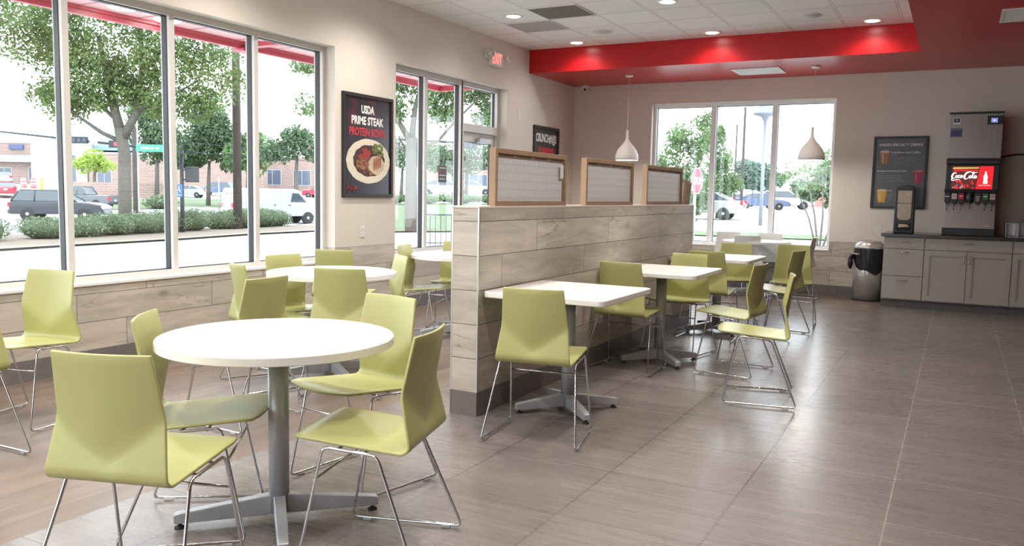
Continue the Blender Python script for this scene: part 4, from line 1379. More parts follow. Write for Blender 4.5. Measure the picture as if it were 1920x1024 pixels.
bedA = [(-22.6, 4), (-22.6, 12), (-23.3, 15.6), (-23.8, 20), (-24.8, 24), (-25.0, 28), (-25.6, 33)]
bedB = [(-32.0, 4), (-32.0, 12), (-32.0, 16), (-32.2, 20), (-32.6, 24), (-33, 29), (-33.5, 35)]
drape(bedA, bedB, .06, m_mulch, 'mulch_bed', 'mulch bed under the hedge')
drape([(x + .16, y) for x, y in bedA], bedA, .10, m_curb, 'curb', 'concrete curb before the hedge', nv=2)
drape([(x + .17, y) for x, y in bedA], [(x + .16, y) for x, y in bedA], .05, m_curb, 'curb_face', 'front face of the curb', nv=1)
drape([(-33.6, -5), (-33.6, 36), (-40, 48)], [(-63, -5), (-63, 52), (-63, 72)], .03, m_road, 'road', 'pale road beyond the hedge')  # one even pale asphalt tone
drape([(-63.5, 42), (-63.5, 72)], [(-79, 50), (-79, 76)], .05, m_grass, 'lawn_far', 'grass verge across the road')
drape([(-18.2, 22.6), (-15.5, 25.0), (-12.0, 27.2), (-9.0, 30)], [(-28.5, 35.6), (-24, 38.6), (-17, 41.5), (-12, 43)], .04, m_grass, 'lawn_berm', 'grassy bank outside the door')
drape([(-18.6, 22.0), (-15.7, 24.6)], [(-18.4, 22.4), (-15.5, 24.9)], .10, m_redcurb, 'red_curb', 'red-painted curb outside the door', nv=1)
drape([(-9.5, 28.5), (-1.0, 29)], [(-9.8, 31.2), (-1.0, 31.6)], .04, m_grass, 'grass_strip', 'thin strip of grass beyond the far window', nv=3)

# canopy outside the windows
m_soff = mat('pink_red_canopy_panel', (.78, .47, .49), .5, var=.04)
m_fascia = mat('red_canopy_fascia', (.50, .07, .10), .35)
cn = thing('canopy', 'red panelled canopy running along the outside of the windows', 'canopy', (0, 0, 0))
mb = MB(); mb.box((-5.75, 0, 2.93), (-7.0, 10.66, 3.1)); obj('soffit_panel', mb, m_soff, cn)
mb = MB(); mb.box((-7.0, 0, 2.855), (-7.06, 10.72, 3.3)); mb.box((-6.97, 0, 2.90), (-7.0, 10.66, 2.93)); mb.box((-5.75, 10.66, 2.855), (-7.0, 10.72, 3.3)); mb.box((-5.75, 6.74, 2.87), (-6.97, 6.84, 2.93)); mb.box((-6.95, 6.70, 2.83), (-7.12, 6.9, 2.86))
obj('fascia', mb, m_fascia, cn)
mb = MB()
for y in [0.6 * i for i in range(1, 18)]: mb.box((-5.76, y, 2.927), (-6.97, y + .008, 2.9305))
obj('panel_seam', mb, mat('seam_red', (.40, .10, .12), .6), cn)
for i, (x, y) in enumerate(((-6.7, 3.9), (-6.72, 5.05), (-6.8, 5.6), (-6.5, 8.9))):
    b_ = MB(); b_.lathe([(.0001, -.008), (.11, -.008), (.12, 0)], 24, (x, y, 2.929)); obj('canopy_light', b_, m_lamp, cn)


def pt(x, y, dz=0): return Vector((x, y, H(x, y) + dz))


# ------------------------------------------------------------------ vegetation
def leaf_mat(name, c, c2=None, trans=.35):
    b = NB(name)
    P = b.pos()
    f = b.noise(b.vec(P[0], P[1], P[2]), 1.1, 3)
    c2 = c2 or tuple(x * .62 for x in c)
    k = b.mix(b.ss(f, .35, .65), c4(c2), c4(c))
    b.col(k); b.rough(.6); b.p.inputs['Specular IOR Level'].default_value = .3
    out = [x for x in b.N if x.type == 'OUTPUT_MATERIAL'][0]
    tl = b.n('ShaderNodeBsdfTranslucent'); b.L.new(k, tl.inputs[0])
    mx = b.n('ShaderNodeMixShader'); mx.inputs[0].default_value = trans
    b.L.new(b.p.outputs[0], mx.inputs[1]); b.L.new(tl.outputs[0], mx.inputs[2]); b.L.new(mx.outputs[0], out.inputs[0])
    return b.mat


m_leafA = leaf_mat('oak_leaf', (.21, .29, .11))
m_leafB = leaf_mat('dark_oak_leaf', (.16, .235, .13))
m_leafC = leaf_mat('yellow_green_leaf', (.42, .55, .12))
m_leafD = leaf_mat('soft_green_leaf', (.19, .29, .13))
m_hedge = leaf_mat('hedge_leaf', (.20, .265, .15), trans=.2)
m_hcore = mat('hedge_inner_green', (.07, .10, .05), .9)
m_bark = mat('grey_oak_bark', (.14, .125, .11), .9, var=.3, scale=8, bump=.6, bscale=12)
m_pole = mat('weathered_wood_pole', (.075, .06, .055), .9, var=.25, scale=5)


def leaves(mb_, c, r, n_, size, rn):
    for _ in range(n_):
        while True:
            p = Vector((rn.uniform(-1, 1), rn.uniform(-1, 1), rn.uniform(-1, 1)))
            if p.length <= 1: break
        p = p.normalized() * (p.length ** .45)
        q = Vector((c[0] + p.x * r[0], c[1] + p.y * r[1], c[2] + p.z * r[2]))
        a = Vector((rn.gauss(0, 1), rn.gauss(0, 1), rn.gauss(0, 1))).normalized()
        b_ = a.orthogonal().normalized(); d = a.cross(b_)
        th = rn.random() * PI; e = b_ * math.cos(th) + d * math.sin(th); g = a.cross(e)
        s_ = size * rn.uniform(.6, 1.3)
        mb_.add([q - e * s_, q + g * s_ * .5, q + e * s_, q - g * s_ * .5], [(0, 1, 2, 3)])


def tree(name, label, x, y, tr, segs, lobes, dens, leaf, mleaf, group=None, seed=1, cat='tree', sub=5):
    """segs: list of (list of (dx,dy,z), r0, r1); lobes: (dx,dy,z,rx,ry,rz)"""
    rn = random.Random(seed)
    g = H(x, y)
    t = thing(name, label, cat, (x, y, g), 0, group)
    b_ = MB()
    for P, r0, r1 in segs:
        k = len(P)
        b_.tube([(p[0], p[1], p[2] - g) for p in P], [r0 + (r1 - r0) * i / (k - 1) for i in range(k)], 9)
    obj('trunk', b_, m_bark, t)
    b_ = MB()
    for (dx, dy, z, rx, ry, rz) in lobes:
        vol = rx * ry * rz
        # break each lobe into clumps
        for _ in range(sub):
            while True:
                p = Vector((rn.uniform(-1, 1), rn.uniform(-1, 1), rn.uniform(-1, 1)))
                if p.length <= 1: break
            cr = rn.uniform(.42, .62)
            leaves(b_, (dx + p.x * rx * .62, dy + p.y * ry * .62, z - g + p.z * rz * .62), (rx * cr, ry * cr, rz * cr), int(dens * vol / sub) + 6, leaf, rn)
    obj('foliage', b_, mleaf, t, fix=False)
    return t


U_ = Vector((.882, .472, 0)); V_ = Vector((-.472, .882, 0))


def lob(*L):
    """lobes given sideways / depth offsets along the street direction"""
    out = []
    for (u, v, z, ru, rz) in L:
        p = U_ * u + V_ * v; out.append((p.x, p.y, z, ru, ru, rz))
    return out


def sg(*P): return [((U_ * u + V_ * v).x, (U_ * u + V_ * v).y, z) for u, v, z in P]


# big oak before the large window
tree('oak_tree', 'large green oak rising behind the hedge, filling the big window', -29.2, 21.8, .25,
     [(sg((0, 0, -.7), (.02, 0, 1.2), (.05, 0, 2.6), (-.1, 0, 3.6)), .265, .22), (sg((-.1, 0, 3.5), (-.5, 0, 5.2), (-1.0, .3, 7.2)), .20, .08),
      (sg((0, 0, 3.2), (.55, 0, 4.2), (.75, .2, 6.0), (.6, .4, 8.2)), .19, .07), (sg((-.1, 0, 3.1), (-.8, 0, 3.4), (-1.6, -.2, 4.0), (-2.6, -.3, 5.0)), .09, .04),
      (sg((-.2, 0, 3.9), (-1.0, 0, 4.6), (-2.0, .1, 5.2)), .09, .04), (sg((.6, 0, 4.3), (1.6, 0, 4.7), (3.0, .3, 5.6)), .09, .03), (sg((.7, .2, 5.8), (1.8, .2, 7.0), (2.6, .2, 8.3)), .08, .03)],
     lob((-1.6, 0, 6.4, 2.1, 1.7), (1.6, 0, 6.3, 2.0, 1.7), (0, .2, 5.4, 1.6, 1.3), (3.4, .2, 6.4, 1.5, 1.5), (.2, 0, 8.4, 2.6, 1.8), (3.2, .1, 8.6, 2.0, 1.5), (-3.4, 0, 7.6, 2.2, 1.7), (-2.4, 0, 4.7, 1.3, .8), (2.6, .2, 4.9, 1.3, .8), (4.2, .3, 5.4, .9, .7), (-5.2, 0, 9.0, 2.2, 1.6), (1.0, 0, 10.2, 3.5, 1.5), (1.3, 0, 4.7, 1.2, .8), (-1.2, 0, 4.7, 1.0, .6), (3.5, 0, 4.8, 1.1, .7), (.3, -.2, 5.0, 1.1, .6), (-2.0, 0, 4.3, 1.0, .6), (1.6, 0, 4.35, 1.1, .6), (2.8, .2, 4.4, 1.0, .6), (-3.0, 0, 4.9, 1.1, .7), (-.6, -.3, 4.6, .8, .5)),
     520, .088, m_leafA, seed=3, sub=14)
tree('oak_tree', 'green oak at the far left edge of the big window', -30.8, 14.6, .2,
     [(sg((-3, 0, -.7), (-3, 0, 3), (-2.2, 0, 5.0)), .26, .14)],
     lob((-.6, 0, 7.6, 2.0, 1.5), (.9, 0, 6.7, 1.6, 1.1), (-2.2, 0, 5.8, 1.9, 1.1), (.6, -.2, 5.1, 1.5, .8), (1.9, 0, 4.8, .9, .8), (-1.0, 0, 4.9, 1.3, .6), (.2, 0, 9.2, 2.6, 1.4)), 480, .088, m_leafD, seed=5, sub=12)
# oak on the grassy bank seen through the door lights
tree('oak_tree', 'wide green oak on the grassy bank outside the door', -16.9, 24.0, .22,
     [(sg((0, 0, -.3), (-.02, 0, 1.5), (.0, 0, 3.2)), .23, .19), (sg((0, 0, 3.0), (-.5, 0, 3.8), (-1.0, 0, 5.2)), .13, .05), (sg((0, 0, 3.2), (.1, 0, 4.2), (.5, .1, 5.8)), .12, .05), (sg((.0, 0, 2.75), (.9, 0, 3.1), (1.6, 0, 3.9), (2.6, 0, 4.9)), .07, .03), (sg((0, 0, 2.7), (-.8, 0, 3.0), (-1.6, 0, 3.3)), .07, .03)],
     lob((0, 0, 5.2, 1.2, .9), (-1.2, 0, 4.9, 1.0, .9), (1.2, .2, 4.8, 1.0, .8), (2.3, .2, 5.1, 1.0, .9), (2.9, .3, 4.4, .8, .8), (3.4, .3, 5.0, .9, .9), (-2.6, 0, 5.0, .8, .7), (-3.5, -.2, 4.2, .6, .5), (-3.3, 0, 5.6, 1.0, .6), (.4, 0, 6.4, 2.4, .9), (2.6, 0, 6.3, 1.8, .9), (-.6, 0, 4.2, .6, .4), (-.6, 0, 3.95, .8, .42), (.9, 0, 4.0, .9, .42), (2.6, .2, 3.9, .8, .5), (-1.3, 0, 3.75, .6, .35), (3.3, .2, 3.9, .6, .4), (-3.0, -.2, 3.1, .45, .35)),
     1500, .08, m_leafD, seed=9, sub=12)
tree('ornamental_tree', 'small round yellow-green tree before the brick buildings', -87.6, 61.5, .12,
     [(sg((0, 0, 1.0), (.1, 0, 2.6), (.4, 0, 3.8)), .22, .1)], lob((0, 0, 4.1, 2.2, 1.35), (-1.3, 0, 3.6, 1.4, .9), (1.4, 0, 3.7, 1.4, .9)), 150, .22, m_leafC, seed=11, sub=7)
BG = 'street trees across the road'
bgt = [
 (-68.4, 54.6, 'dark green tree right of the big trunk, across the road', m_leafB, lob((0, 0, 6.0, 2.4, 2.4), (-1.2, 0, 8.3, 2.0, 1.6), (1.2, 0, 4.5, 1.8, 1.3)), 3.2),
 (-68.0, 60.5, 'broad dark green tree left of the big wooden pole', m_leafB, lob((-1.0, 0, 5.6, 2.8, 2.2), (1.6, 0, 6.2, 2.8, 2.4), (0, 0, 8.2, 2.4, 1.6), (-2.6, 0, 4.2, 1.9, 1.3), (2.6, 0, 4.0, 1.9, 1.3)), 2.4),
 (-62.8, 60.8, 'dense green tree right of the big wooden pole', m_leafD, lob((-.6, 0, 4.8, 2.0, 2.0), (1.0, 0, 5.4, 2.0, 2.0), (0, 0, 3.6, 2.0, 1.1)), 2.2),
 (-53.0, 57.1, 'leaning tree with forked trunk above the white van', m_leafB, lob((-1.2, 0, 5.0, 1.7, 1.3), (.8, 0, 5.4, 1.8, 1.3), (0, 0, 6.2, 1.5, 1.0), (1.9, 0, 4.6, 1.2, .9), (-2.2, 0, 4.4, 1.1, .8)), 2.8),
]
for i, (x, y, lb, ml, lo, zt) in enumerate(bgt):
    tree('street_tree', lb, x, y, .2, [(sg((0, 0, H(x, y) - .2), (.1, 0, zt), (.2, 0, zt + 1.6)), .25, .12)], lo, 150, .24, ml, BG, seed=20 + i, sub=10)
BD = 'trees seen through the door lights'
for i, (x, y, lb, ml, lo) in enumerate([
 (-36.5, 50.5, 'dark tree behind the big bank oak, left sidelight', m_leafB, lob((0, 0, 4.2, 1.6, 1.2), (1.8, 0, 4.0, 1.5, 1.1), (-1.6, 0, 3.6, 1.3, 1.0))),
 (-31.5, 51.5, 'dark tree above the white parked cars, middle sidelight', m_leafB, lob((0, 0, 3.7, 1.7, 1.0), (1.6, 0, 4.0, 1.5, 1.1), (-1.4, 0, 3.8, 1.3, .9))),
 (-26.0, 50.5, 'green tree seen through the glass door', m_leafD, lob((0, 0, 4.0, 1.8, 1.4), (1.8, 0, 3.8, 1.5, 1.2), (-1.2, 0, 4.8, 1.3, 1.1)))]):
    tree('distant_tree', lb, x, y, .15, [(sg((0, 0, H(x, y) - .2), (.1, 0, 3.2)), .16, .08)], [(a_, b2_, z_, r1 * 1.4, r2 * 1.4, r3 * 1.25) for a_, b2_, z_, r1, r2, r3 in lo], 170, .15, ml, BD, seed=40 + i, sub=12)
BW = 'trees beyond the far window'
def lobx(*L): return [(u, v, z, r_, r_, rz) for u, v, z, r_, rz in L]
for i, (x, y, lb, ml, lo, sz) in enumerate([
 (-12.9, 41.0, 'tall soft green tree at the left of the far window', m_leafD, lobx((-.6, 0, 2.8, 1.2, 1.1), (.3, 0, 4.1, 1.0, .9), (1.2, 0, 2.4, 1.0, .9), (1.4, 0, 3.9, .8, 1.2), (-.8, 0, 1.2, 1.0, .8), (1.0, .0, 1.3, 1.1, .9)), .10),
 (-11.9, 46.5, 'tall pale green tree before the white sedan', m_leafD, lobx((0, 0, 1.8, 1.1, .9), (.3, 0, 3.2, 1.0, 1.0), (-.2, 0, 4.6, .8, 1.0), (.9, 0, 2.2, .7, .7), (-.9, 0, 5.6, .6, .8)), .11),
 (-28.0, 130, 'far bluish green tree beyond the lamp post', leaf_mat('far_leaf', (.20, .30, .24)), lobx((0, 0, 5.0, 3.6, 2.3), (2.2, 0, 4.0, 2.8, 1.8), (-2.8, 0, 3.4, 2.5, 1.6)), .34),
 (-9.5, 75, 'spreading dark green tree behind the myrtle', m_leafB, lobx((0, 0, 3.0, 2.2, 1.5), (2.6, 0, 3.4, 2.2, 1.6), (-2.0, 0, 2.2, 1.7, 1.2), (1.0, 0, 1.6, 2.6, 1.2)), .20)]):
    tree('parking_lot_tree', lb, x, y, .15, [([(0, 0, H(x, y) - .2), (.1, 0, 3.0)], .12, .05)], lo, 1100 if sz < .15 else (120 if sz > .3 else 260), sz, ml, BW, seed=60 + i, sub=10)
tree('crape_myrtle', 'crape myrtle with several bare stems at the right of the far window', -3.5, 25.3, .05,
     [([(0, 0, -.2), (-.15, 0, .9), (-.42, 0, 2.0)], .035, .02), ([(.03, 0, -.2), (.08, 0, .9), (.0, 0, 2.1)], .035, .02), ([(.08, 0, -.2), (.35, 0, .8), (.42, 0, 2.0)], .035, .02), ([(-.03, 0, -.2), (-.32, .1, .8), (-.75, .1, 1.7)], .03, .015)],
     [(-.45, 0, 2.15, .7, .5, .40), (.25, 0, 2.3, .6, .5, .45), (-.2, 0, 1.75, .5, .4, .28), (.35, 0, 1.5, .4, .3, .25), (-.95, 0, 1.95, .4, .4, .25), (.0, 0, 2.65, .5, .4, .3)], 1300, .055, m_leafD, seed=80, sub=8)


def shrub(x, y, r, h, label, group, seed, leafsz=.042, n_=1900, ry=None, dz=0.0, mleaf=None):
    rn = random.Random(seed)
    t = thing('hedge_shrub', label, 'shrub', (x, y, H(x, y) + dz), 0, group)
    ry = ry or r
    b_ = MB(); b_.blob((0, 0, h * .45), (r * .80, ry * .80, h * .42), 12, jit=.12, rnd=rn); obj('inner_core', b_, m_hcore, t)  # solid dark core added so the leaves don't show through
    b_ = MB()
    for k in range(8):
        a = rn.random() * 2 * PI
        leaves(b_, (math.cos(a) * r * .5, math.sin(a) * ry * .5, h * rn.uniform(.38, .66)), (r * .55, ry * .55, h * .36), n_ // 8, leafsz, rn)
    leaves(b_, (0, 0, h * .52), (r, ry, h * .48), n_ // 2, leafsz, rn)
    obj('foliage', b_, mleaf or m_hedge, t, fix=False)
    return t


ORD = ['first', 'second', 'third', 'fourth', 'fifth', 'sixth', 'seventh', 'eighth', 'ninth', 'tenth', 'eleventh', 'twelfth']
hp = [(-27.2, 13.4), (-27.2, 15.0), (-27.3, 17.4), (-27.6, 18.9), (-28.0, 20.4), (-28.3, 21.9), (-28.7, 23.4), (-29.1, 24.9), (-29.6, 27.0), (-29.9, 28.4), (-30.2, 29.8), (-30.6, 31.3)]
for i, (x, y) in enumerate(hp):
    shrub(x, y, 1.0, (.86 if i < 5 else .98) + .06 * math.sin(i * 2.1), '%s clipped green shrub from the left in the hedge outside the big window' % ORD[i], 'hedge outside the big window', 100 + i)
for i, (x, y) in enumerate([(-27.6, 36.9), (-25.9, 37.8), (-24.1, 38.7), (-22.3, 39.6), (-20.5, 40.4), (-18.6, 41.2)]):
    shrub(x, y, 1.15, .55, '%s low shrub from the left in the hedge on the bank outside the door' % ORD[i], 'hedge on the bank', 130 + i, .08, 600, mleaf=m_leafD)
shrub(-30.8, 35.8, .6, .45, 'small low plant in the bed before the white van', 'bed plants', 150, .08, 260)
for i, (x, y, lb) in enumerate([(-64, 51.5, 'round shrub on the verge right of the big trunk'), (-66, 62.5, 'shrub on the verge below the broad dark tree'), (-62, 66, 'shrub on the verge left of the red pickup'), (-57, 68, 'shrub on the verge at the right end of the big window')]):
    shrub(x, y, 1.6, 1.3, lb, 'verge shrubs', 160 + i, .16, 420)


# ------------------------------------------------------------------ vehicles
m_tyre = mat('tyre_rubber', (.03, .03, .03), .8)
m_rim = mat('alloy_rim', (.42, .42, .44), .4, .3)
m_cglass = mat('dark_car_glass', (.06, .075, .09), .08, spec=.8)
m_tail = mat('red_tail_lamp', (.55, .02, .03), .25)
m_headl = mat('headlamp_glass', (.75, .76, .78), .15)
CARS = {
 'suv': dict(L=5.0, W=1.95, body=[(-2.48, .45), (-2.46, .95), (-2.38, 1.12), (1.0, 1.12), (1.75, 1.06), (2.35, .95), (2.48, .75), (2.46, .42), (-2.4, .38)], gh=[(-2.36, 1.12), (-2.0, 1.70), (-1.6, 1.76), (.1, 1.74), (1.05, 1.12)], w=(-1.5, 1.48), r=.40),
 'sedan': dict(L=4.8, W=1.85, body=[(-2.38, .45), (-2.36, .90), (-2.2, 1.02), (-1.5, 1.04), (.9, .98), (1.7, .90), (2.25, .78), (2.38, .62), (2.36, .35), (-2.3, .35)], gh=[(-1.75, 1.03), (-1.0, 1.40), (-.3, 1.46), (.25, 1.42), (1.1, .97)], w=(-1.42, 1.45), r=.34),
 'pickup': dict(L=5.8, W=2.0, body=[(-2.9, .55), (-2.9, 1.20), (-.75, 1.20), (-.75, 1.22), (1.3, 1.22), (2.2, 1.18), (2.8, 1.08), (2.9, .85), (2.88, .50), (-2.8, .50)], gh=[(-.85, 1.22), (-.62, 1.84), (-.3, 1.90), (.85, 1.88), (1.5, 1.22)], w=(-1.8, 1.85), r=.42),
 'van': dict(L=5.7, W=2.0, body=[(-2.85, .50), (-2.85, 1.55), (-2.75, 2.0), (-2.6, 2.10), (.9, 2.10), (1.15, 2.02), (1.75, 1.35), (2.65, 1.15), (2.82, .95), (2.85, .50), (-2.8, .45)], gh=None, w=(-1.75, 1.72), r=.38),
}


def vehicle(kind, name, label, cat, x, y, ang, paint, group='parked and passing vehicles', dz=0.0):
    S = CARS[kind]; Wd = S['W'] / 2; mp = mat(name + '_paint', paint, .28, .1, var=.02, coat=.6)
    t = thing(name, label, cat, (x, y, H(x, y) + dz), R(ang), group)
    b_ = MB(); pts = S['body']
    inner = pts
    n = len(pts)
    lay = [(-Wd, .03), (-Wd + .08, 0), (Wd - .08, 0), (Wd, .03)]
    vs = []
    for (yy, ins) in lay:
        for (px_, pz) in pts:
            cx = 0; vs.append((px_ * (1 - ins * .6), yy, pz if pz < .6 else pz - ins * 1.2))
    fs = [tuple(range(n)), tuple(range(4 * n - 1, 3 * n - 1, -1))] + [(k * n + i, k * n + (i + 1) % n, (k + 1) * n + (i + 1) % n, (k + 1) * n + i) for k in range(3) for i in range(n)]
    b_.add(vs, fs); obj('body', b_, mp, t, bevel=.04)
    if S['gh']:
        g = S['gh']; n = len(g)

        def gy(z): return Wd - .10 - (z - g[0][1]) * .28
        vs = [(a, -gy(z), z) for a, z in g] + [(a, gy(z), z) for a, z in g]
        b_ = MB(); b_.add(vs, [tuple(range(n)), tuple(range(2 * n - 1, n - 1, -1))] + [(i, (i + 1) % n, n + (i + 1) % n, n + i) for i in range(n)])
        obj('window_glass', b_, m_cglass, t, bevel=.03)
        b_ = MB()
        top = g[1:-1]
        zt = max(z for a, z in g)
        b_.box((top[0][0] + .05, -gy(zt) - .01, zt - .06), (top[-1][0] - .02, gy(zt) + .01, zt + .015))
        for sgn in (-1, 1):
            for (i0, i1) in ((0, 1), (n - 1, n - 2)):
                b_.tube([(g[i0][0], sgn * gy(g[i0][1]), g[i0][1]), (g[i1][0], sgn * gy(g[i1][1]), g[i1][1])], .045, 6)
            xm = (g[1][0] + g[-2][0]) / 2 - .2
            b_.tube([(xm, sgn * gy(g[0][1]), g[0][1]), (xm, sgn * (gy(zt) + .005), zt - .03)], .04, 6)
        obj('roof', b_, mp, t)
    else:
        b_ = MB()
        for sgn in (-1, 1):
            pts_ = [(.62, 1.32), (.72, 1.86), (1.12, 1.84), (1.62, 1.32)]
            b_.add([(a, sgn * (Wd + .004), z) for a, z in pts_], [(0, 1, 2, 3)])
        b_.add([(1.22, -Wd + .15, 1.93), (1.22, Wd - .15, 1.93), (1.74, Wd - .1, 1.38), (1.74, -Wd + .1, 1.38)], [(0, 1, 2, 3)])
        for sgn in (-1, 1): b_.add([(-2.86, sgn * .08, 1.35), (-2.86, sgn * .75, 1.35), (-2.82, sgn * .70, 1.85), (-2.82, sgn * .08, 1.85)], [(0, 1, 2, 3)])
        obj('window_glass', b_, m_cglass, t, fix=False)
        for q in (-.35, .55):
            box('door_handle', (q - .05, -Wd - .02, 1.12), (q + .05, -Wd + .01, 1.17), m_black, t)
    for wx in S['w']:
        for sgn in (-1, 1):
            b_ = MB(); rr = S['r']; b_.lathe([(rr * .6, -.11), (rr * .94, -.11), (rr, -.07), (rr, .07), (rr * .94, .11), (rr * .6, .11)], 24, (wx, sgn * (Wd - .10), rr), axis='y'); wh = obj('wheel', b_, m_tyre, t)
            b_ = MB(); b_.lathe([(.02, sgn * .115), (rr * .62, sgn * .10)], 14, (wx, sgn * (Wd - .10), rr), axis='y')
            obj('rim', b_, m_rim, wh)
            # dark arch
    zt = .95 if kind != 'van' else 1.15
    hl = S['L'] / 2
    for sgn in (-1, 1):
        box('tail_lamp', (-hl - .01, sgn * (Wd - .30), zt - .16), (-hl + .12, sgn * (Wd + .004), zt + .10), m_tail, t, .02)
        box('headlamp', (hl - .22, sgn * (Wd - .38), .70), (hl - .03, sgn * (Wd - .02), .88), m_headl, t, .02)
    mb_ = MB(); mb_.box((-hl - .04, -Wd + .08, .42), (-hl + .1, Wd - .08, .62)); mb_.box((hl - .12, -Wd + .1, .40), (hl + .03, Wd - .1, .58)); obj('bumper', mb_, m_black if kind in ('van', 'pickup') else mp, t, bevel=.02)
    box('licence_plate', (-hl - .05, -.16, .70), (-hl - .01, .16, .84), m_offwhite, t)
    return t


vehicle('suv', 'suv', 'dark blue SUV seen behind the hedge at the left of the big window', 'car', -45.7, 30.0, 40, (.016, .02, .035))
vehicle('pickup', 'pickup_truck', 'dark grey pickup truck behind the dark SUV', 'car', -65.2, 44.6, 205, (.10, .11, .13))
vehicle('sedan', 'car', 'red car at the left edge beyond the dark SUV', 'car', -80.8, 47.4, 150, (.42, .03, .06))
vehicle('sedan', 'car', 'white car at the left edge near the brick bank', 'car', -106, 62.0, 150, (.40, .40, .41))
vehicle('van', 'cargo_van', 'white cargo van behind the right end of the hedge', 'van', -36.2, 37.2, 66, (.40, .40, .41))
vehicle('suv', 'suv', 'blue and white SUV parked across the road, left of the big wooden pole', 'car', -85.2, 77.2, 200, (.10, .14, .25))
vehicle('sedan', 'car', 'white car parked behind the accessible parking sign', 'car', -81.8, 69.5, 215, (.40, .40, .41))
vehicle('sedan', 'car', 'white car parked just left of the big wooden pole', 'car', -76.0, 72.6, 20, (.40, .40, .41))
vehicle('pickup', 'pickup_truck', 'red pickup truck above the nose of the white van', 'car', -81.0, 93.0, 195, (.50, .03, .06))
vehicle('sedan', 'car', 'white car seen through the middle sidelight above the bank hedge', 'car', -38.4, 59.4, 30, (.40, .40, .41), dz=-.25)
vehicle('sedan', 'car', 'second white car, right of the first, beyond the door', 'car', -40.5, 67.0, 30, (.40, .40, .41), dz=-.15)
vehicle('suv', 'suv', 'pale blue-grey SUV seen through the glass door', 'car', -29.0, 58, 20, (.25, .30, .40), dz=-.35)
vehicle('sedan', 'car', 'white sedan in the parking lot, left part of the far window', 'car', -12.4, 44.6, 185, (.40, .40, .41))
vehicle('sedan', 'car', 'dark blue car in the parking lot beyond the lamp post', 'car', -15.6, 76.5, 15, (.06, .09, .20))
vehicle('suv', 'suv', 'silver SUV parked behind the dark blue car', 'car', -14.6, 83, 15, (.55, .57, .60))
vehicle('sedan', 'car', 'far silver car between the two thin poles', 'car', -22.5, 97, 15, (.5, .5, .52))

# ------------------------------------------------------------------ poles, signs, signals
m_dark = mat('dark_signal_housing', (.03, .032, .038), .5)
m_green = mat('street_sign_green', (.05, .38, .22), .4)
m_blue = mat('parking_sign_blue', (.04, .16, .55), .4)
m_lens_red = mat('signal_red_lamp', (.5, .02, .03), .4, emit=(1.0, .05, .08), es=1.6)
m_lens_off = mat('unlit_lens', (.05, .07, .10), .3)


def pole(name, label, cat, x, y, h, r0, r1, m_, dz=-.3, n=14):
    t = thing(name, label, cat, (x, y, H(x, y)))
    b_ = MB(); b_.tube([(0, 0, dz), (0, 0, h)], [r0, r1], n); obj('post', b_, m_, t)
    return t


pole('utility_pole', 'thick dark wooden utility pole in the big window, above the white van', 'pole', -28.9, 27.4, 12, .20, .16, m_pole)
pole('utility_pole', 'thin dark wooden pole just right of the big tree trunk', 'pole', -54.3, 41.5, 6.4, .19, .16, m_pole)
pole('flag_pole', 'thin white pole beside the thin dark pole', 'pole', -52.4, 40.3, 8.5, .045, .04, m_offwhite)
pole('utility_pole', 'dark wooden pole at the right edge of the big window', 'pole', -26.7, 31.3, 9, .10, .09, m_pole)
pole('sign_post', 'thin grey post on the verge between the signal and the wooden pole', 'post', -39.3, 35.8, 2.75, .03, .03, m_steel)
pp = pole('pedestrian_signal', 'black pedestrian signal post with a blue accessible-parking sign', 'signal', -27.9, 23.5, 3.25, .085, .075, m_dark)
b_ = MB(); b_.blob((0, 0, 3.25), (.10, .10, .16), 12); obj('post_cap', b_, m_dark, pp)
q = U_ * .42
b_ = MB(); b_.box((q.x - .22, q.y - .18, 2.10), (q.x + .22, q.y + .18, 2.72)); sb = obj('signal_head', b_, m_dark, pp, bevel=.03)
b_ = MB(); b_.tube([(0, 0, 2.6), (q.x, q.y, 2.6)], .03, 8); b_.tube([(0, 0, 2.2), (q.x, q.y, 2.2)], .03, 8); obj('bracket', b_, m_dark, pp)
q = U_ * -.09 - V_ * .12
b_ = MB(); hw_ = U_ * .15
b_.add([(q.x - hw_.x, q.y - hw_.y, 1.50), (q.x + hw_.x, q.y + hw_.y, 1.50), (q.x + hw_.x, q.y + hw_.y, 2.0), (q.x - hw_.x, q.y - hw_.y, 2.0), (q.x - hw_.x - .02, q.y - hw_.y + .03, 1.50), (q.x + hw_.x - .02, q.y + hw_.y + .03, 1.50), (q.x + hw_.x - .02, q.y + hw_.y + .03, 2.0), (q.x - hw_.x - .02, q.y - hw_.y + .03, 2.0)], [(0, 1, 2, 3), (7, 6, 5, 4), (0, 4, 5, 1), (1, 5, 6, 2), (2, 6, 7, 3), (3, 7, 4, 0)])
sgn_ = obj('blue_sign', b_, m_blue, pp)
b_ = MB(); o2 = Vector((q.x, q.y, 1.78)) - V_ * .004
flat(b_, o2, U_, ZV, ell(.02, .13, .022, .024, 10)); flat(b_, o2, U_, ZV, [(-.0, .10), (.03, .10), (.035, .0), (.085, -.09), (.06, -.10), (.01, -.015), (-.01, -.01)])
ring = ell(0, -.06, .075, .08, 18); ring2 = ell(0, -.06, .055, .06, 18)
b_.add([o2 + U_ * x + Vector((0, 0, y)) for x, y in ring] + [o2 + U_ * x + Vector((0, 0, y)) for x, y in ring2], [(i, (i + 1) % 18, 18 + (i + 1) % 18, 18 + i) for i in range(12)])
flat(b_, o2, U_, ZV, [(-.10, -.22), (.10, -.22), (.10, -.19), (-.10, -.19)])
obj('wheelchair_symbol', b_, m_ink_w, sgn_, fix=False)

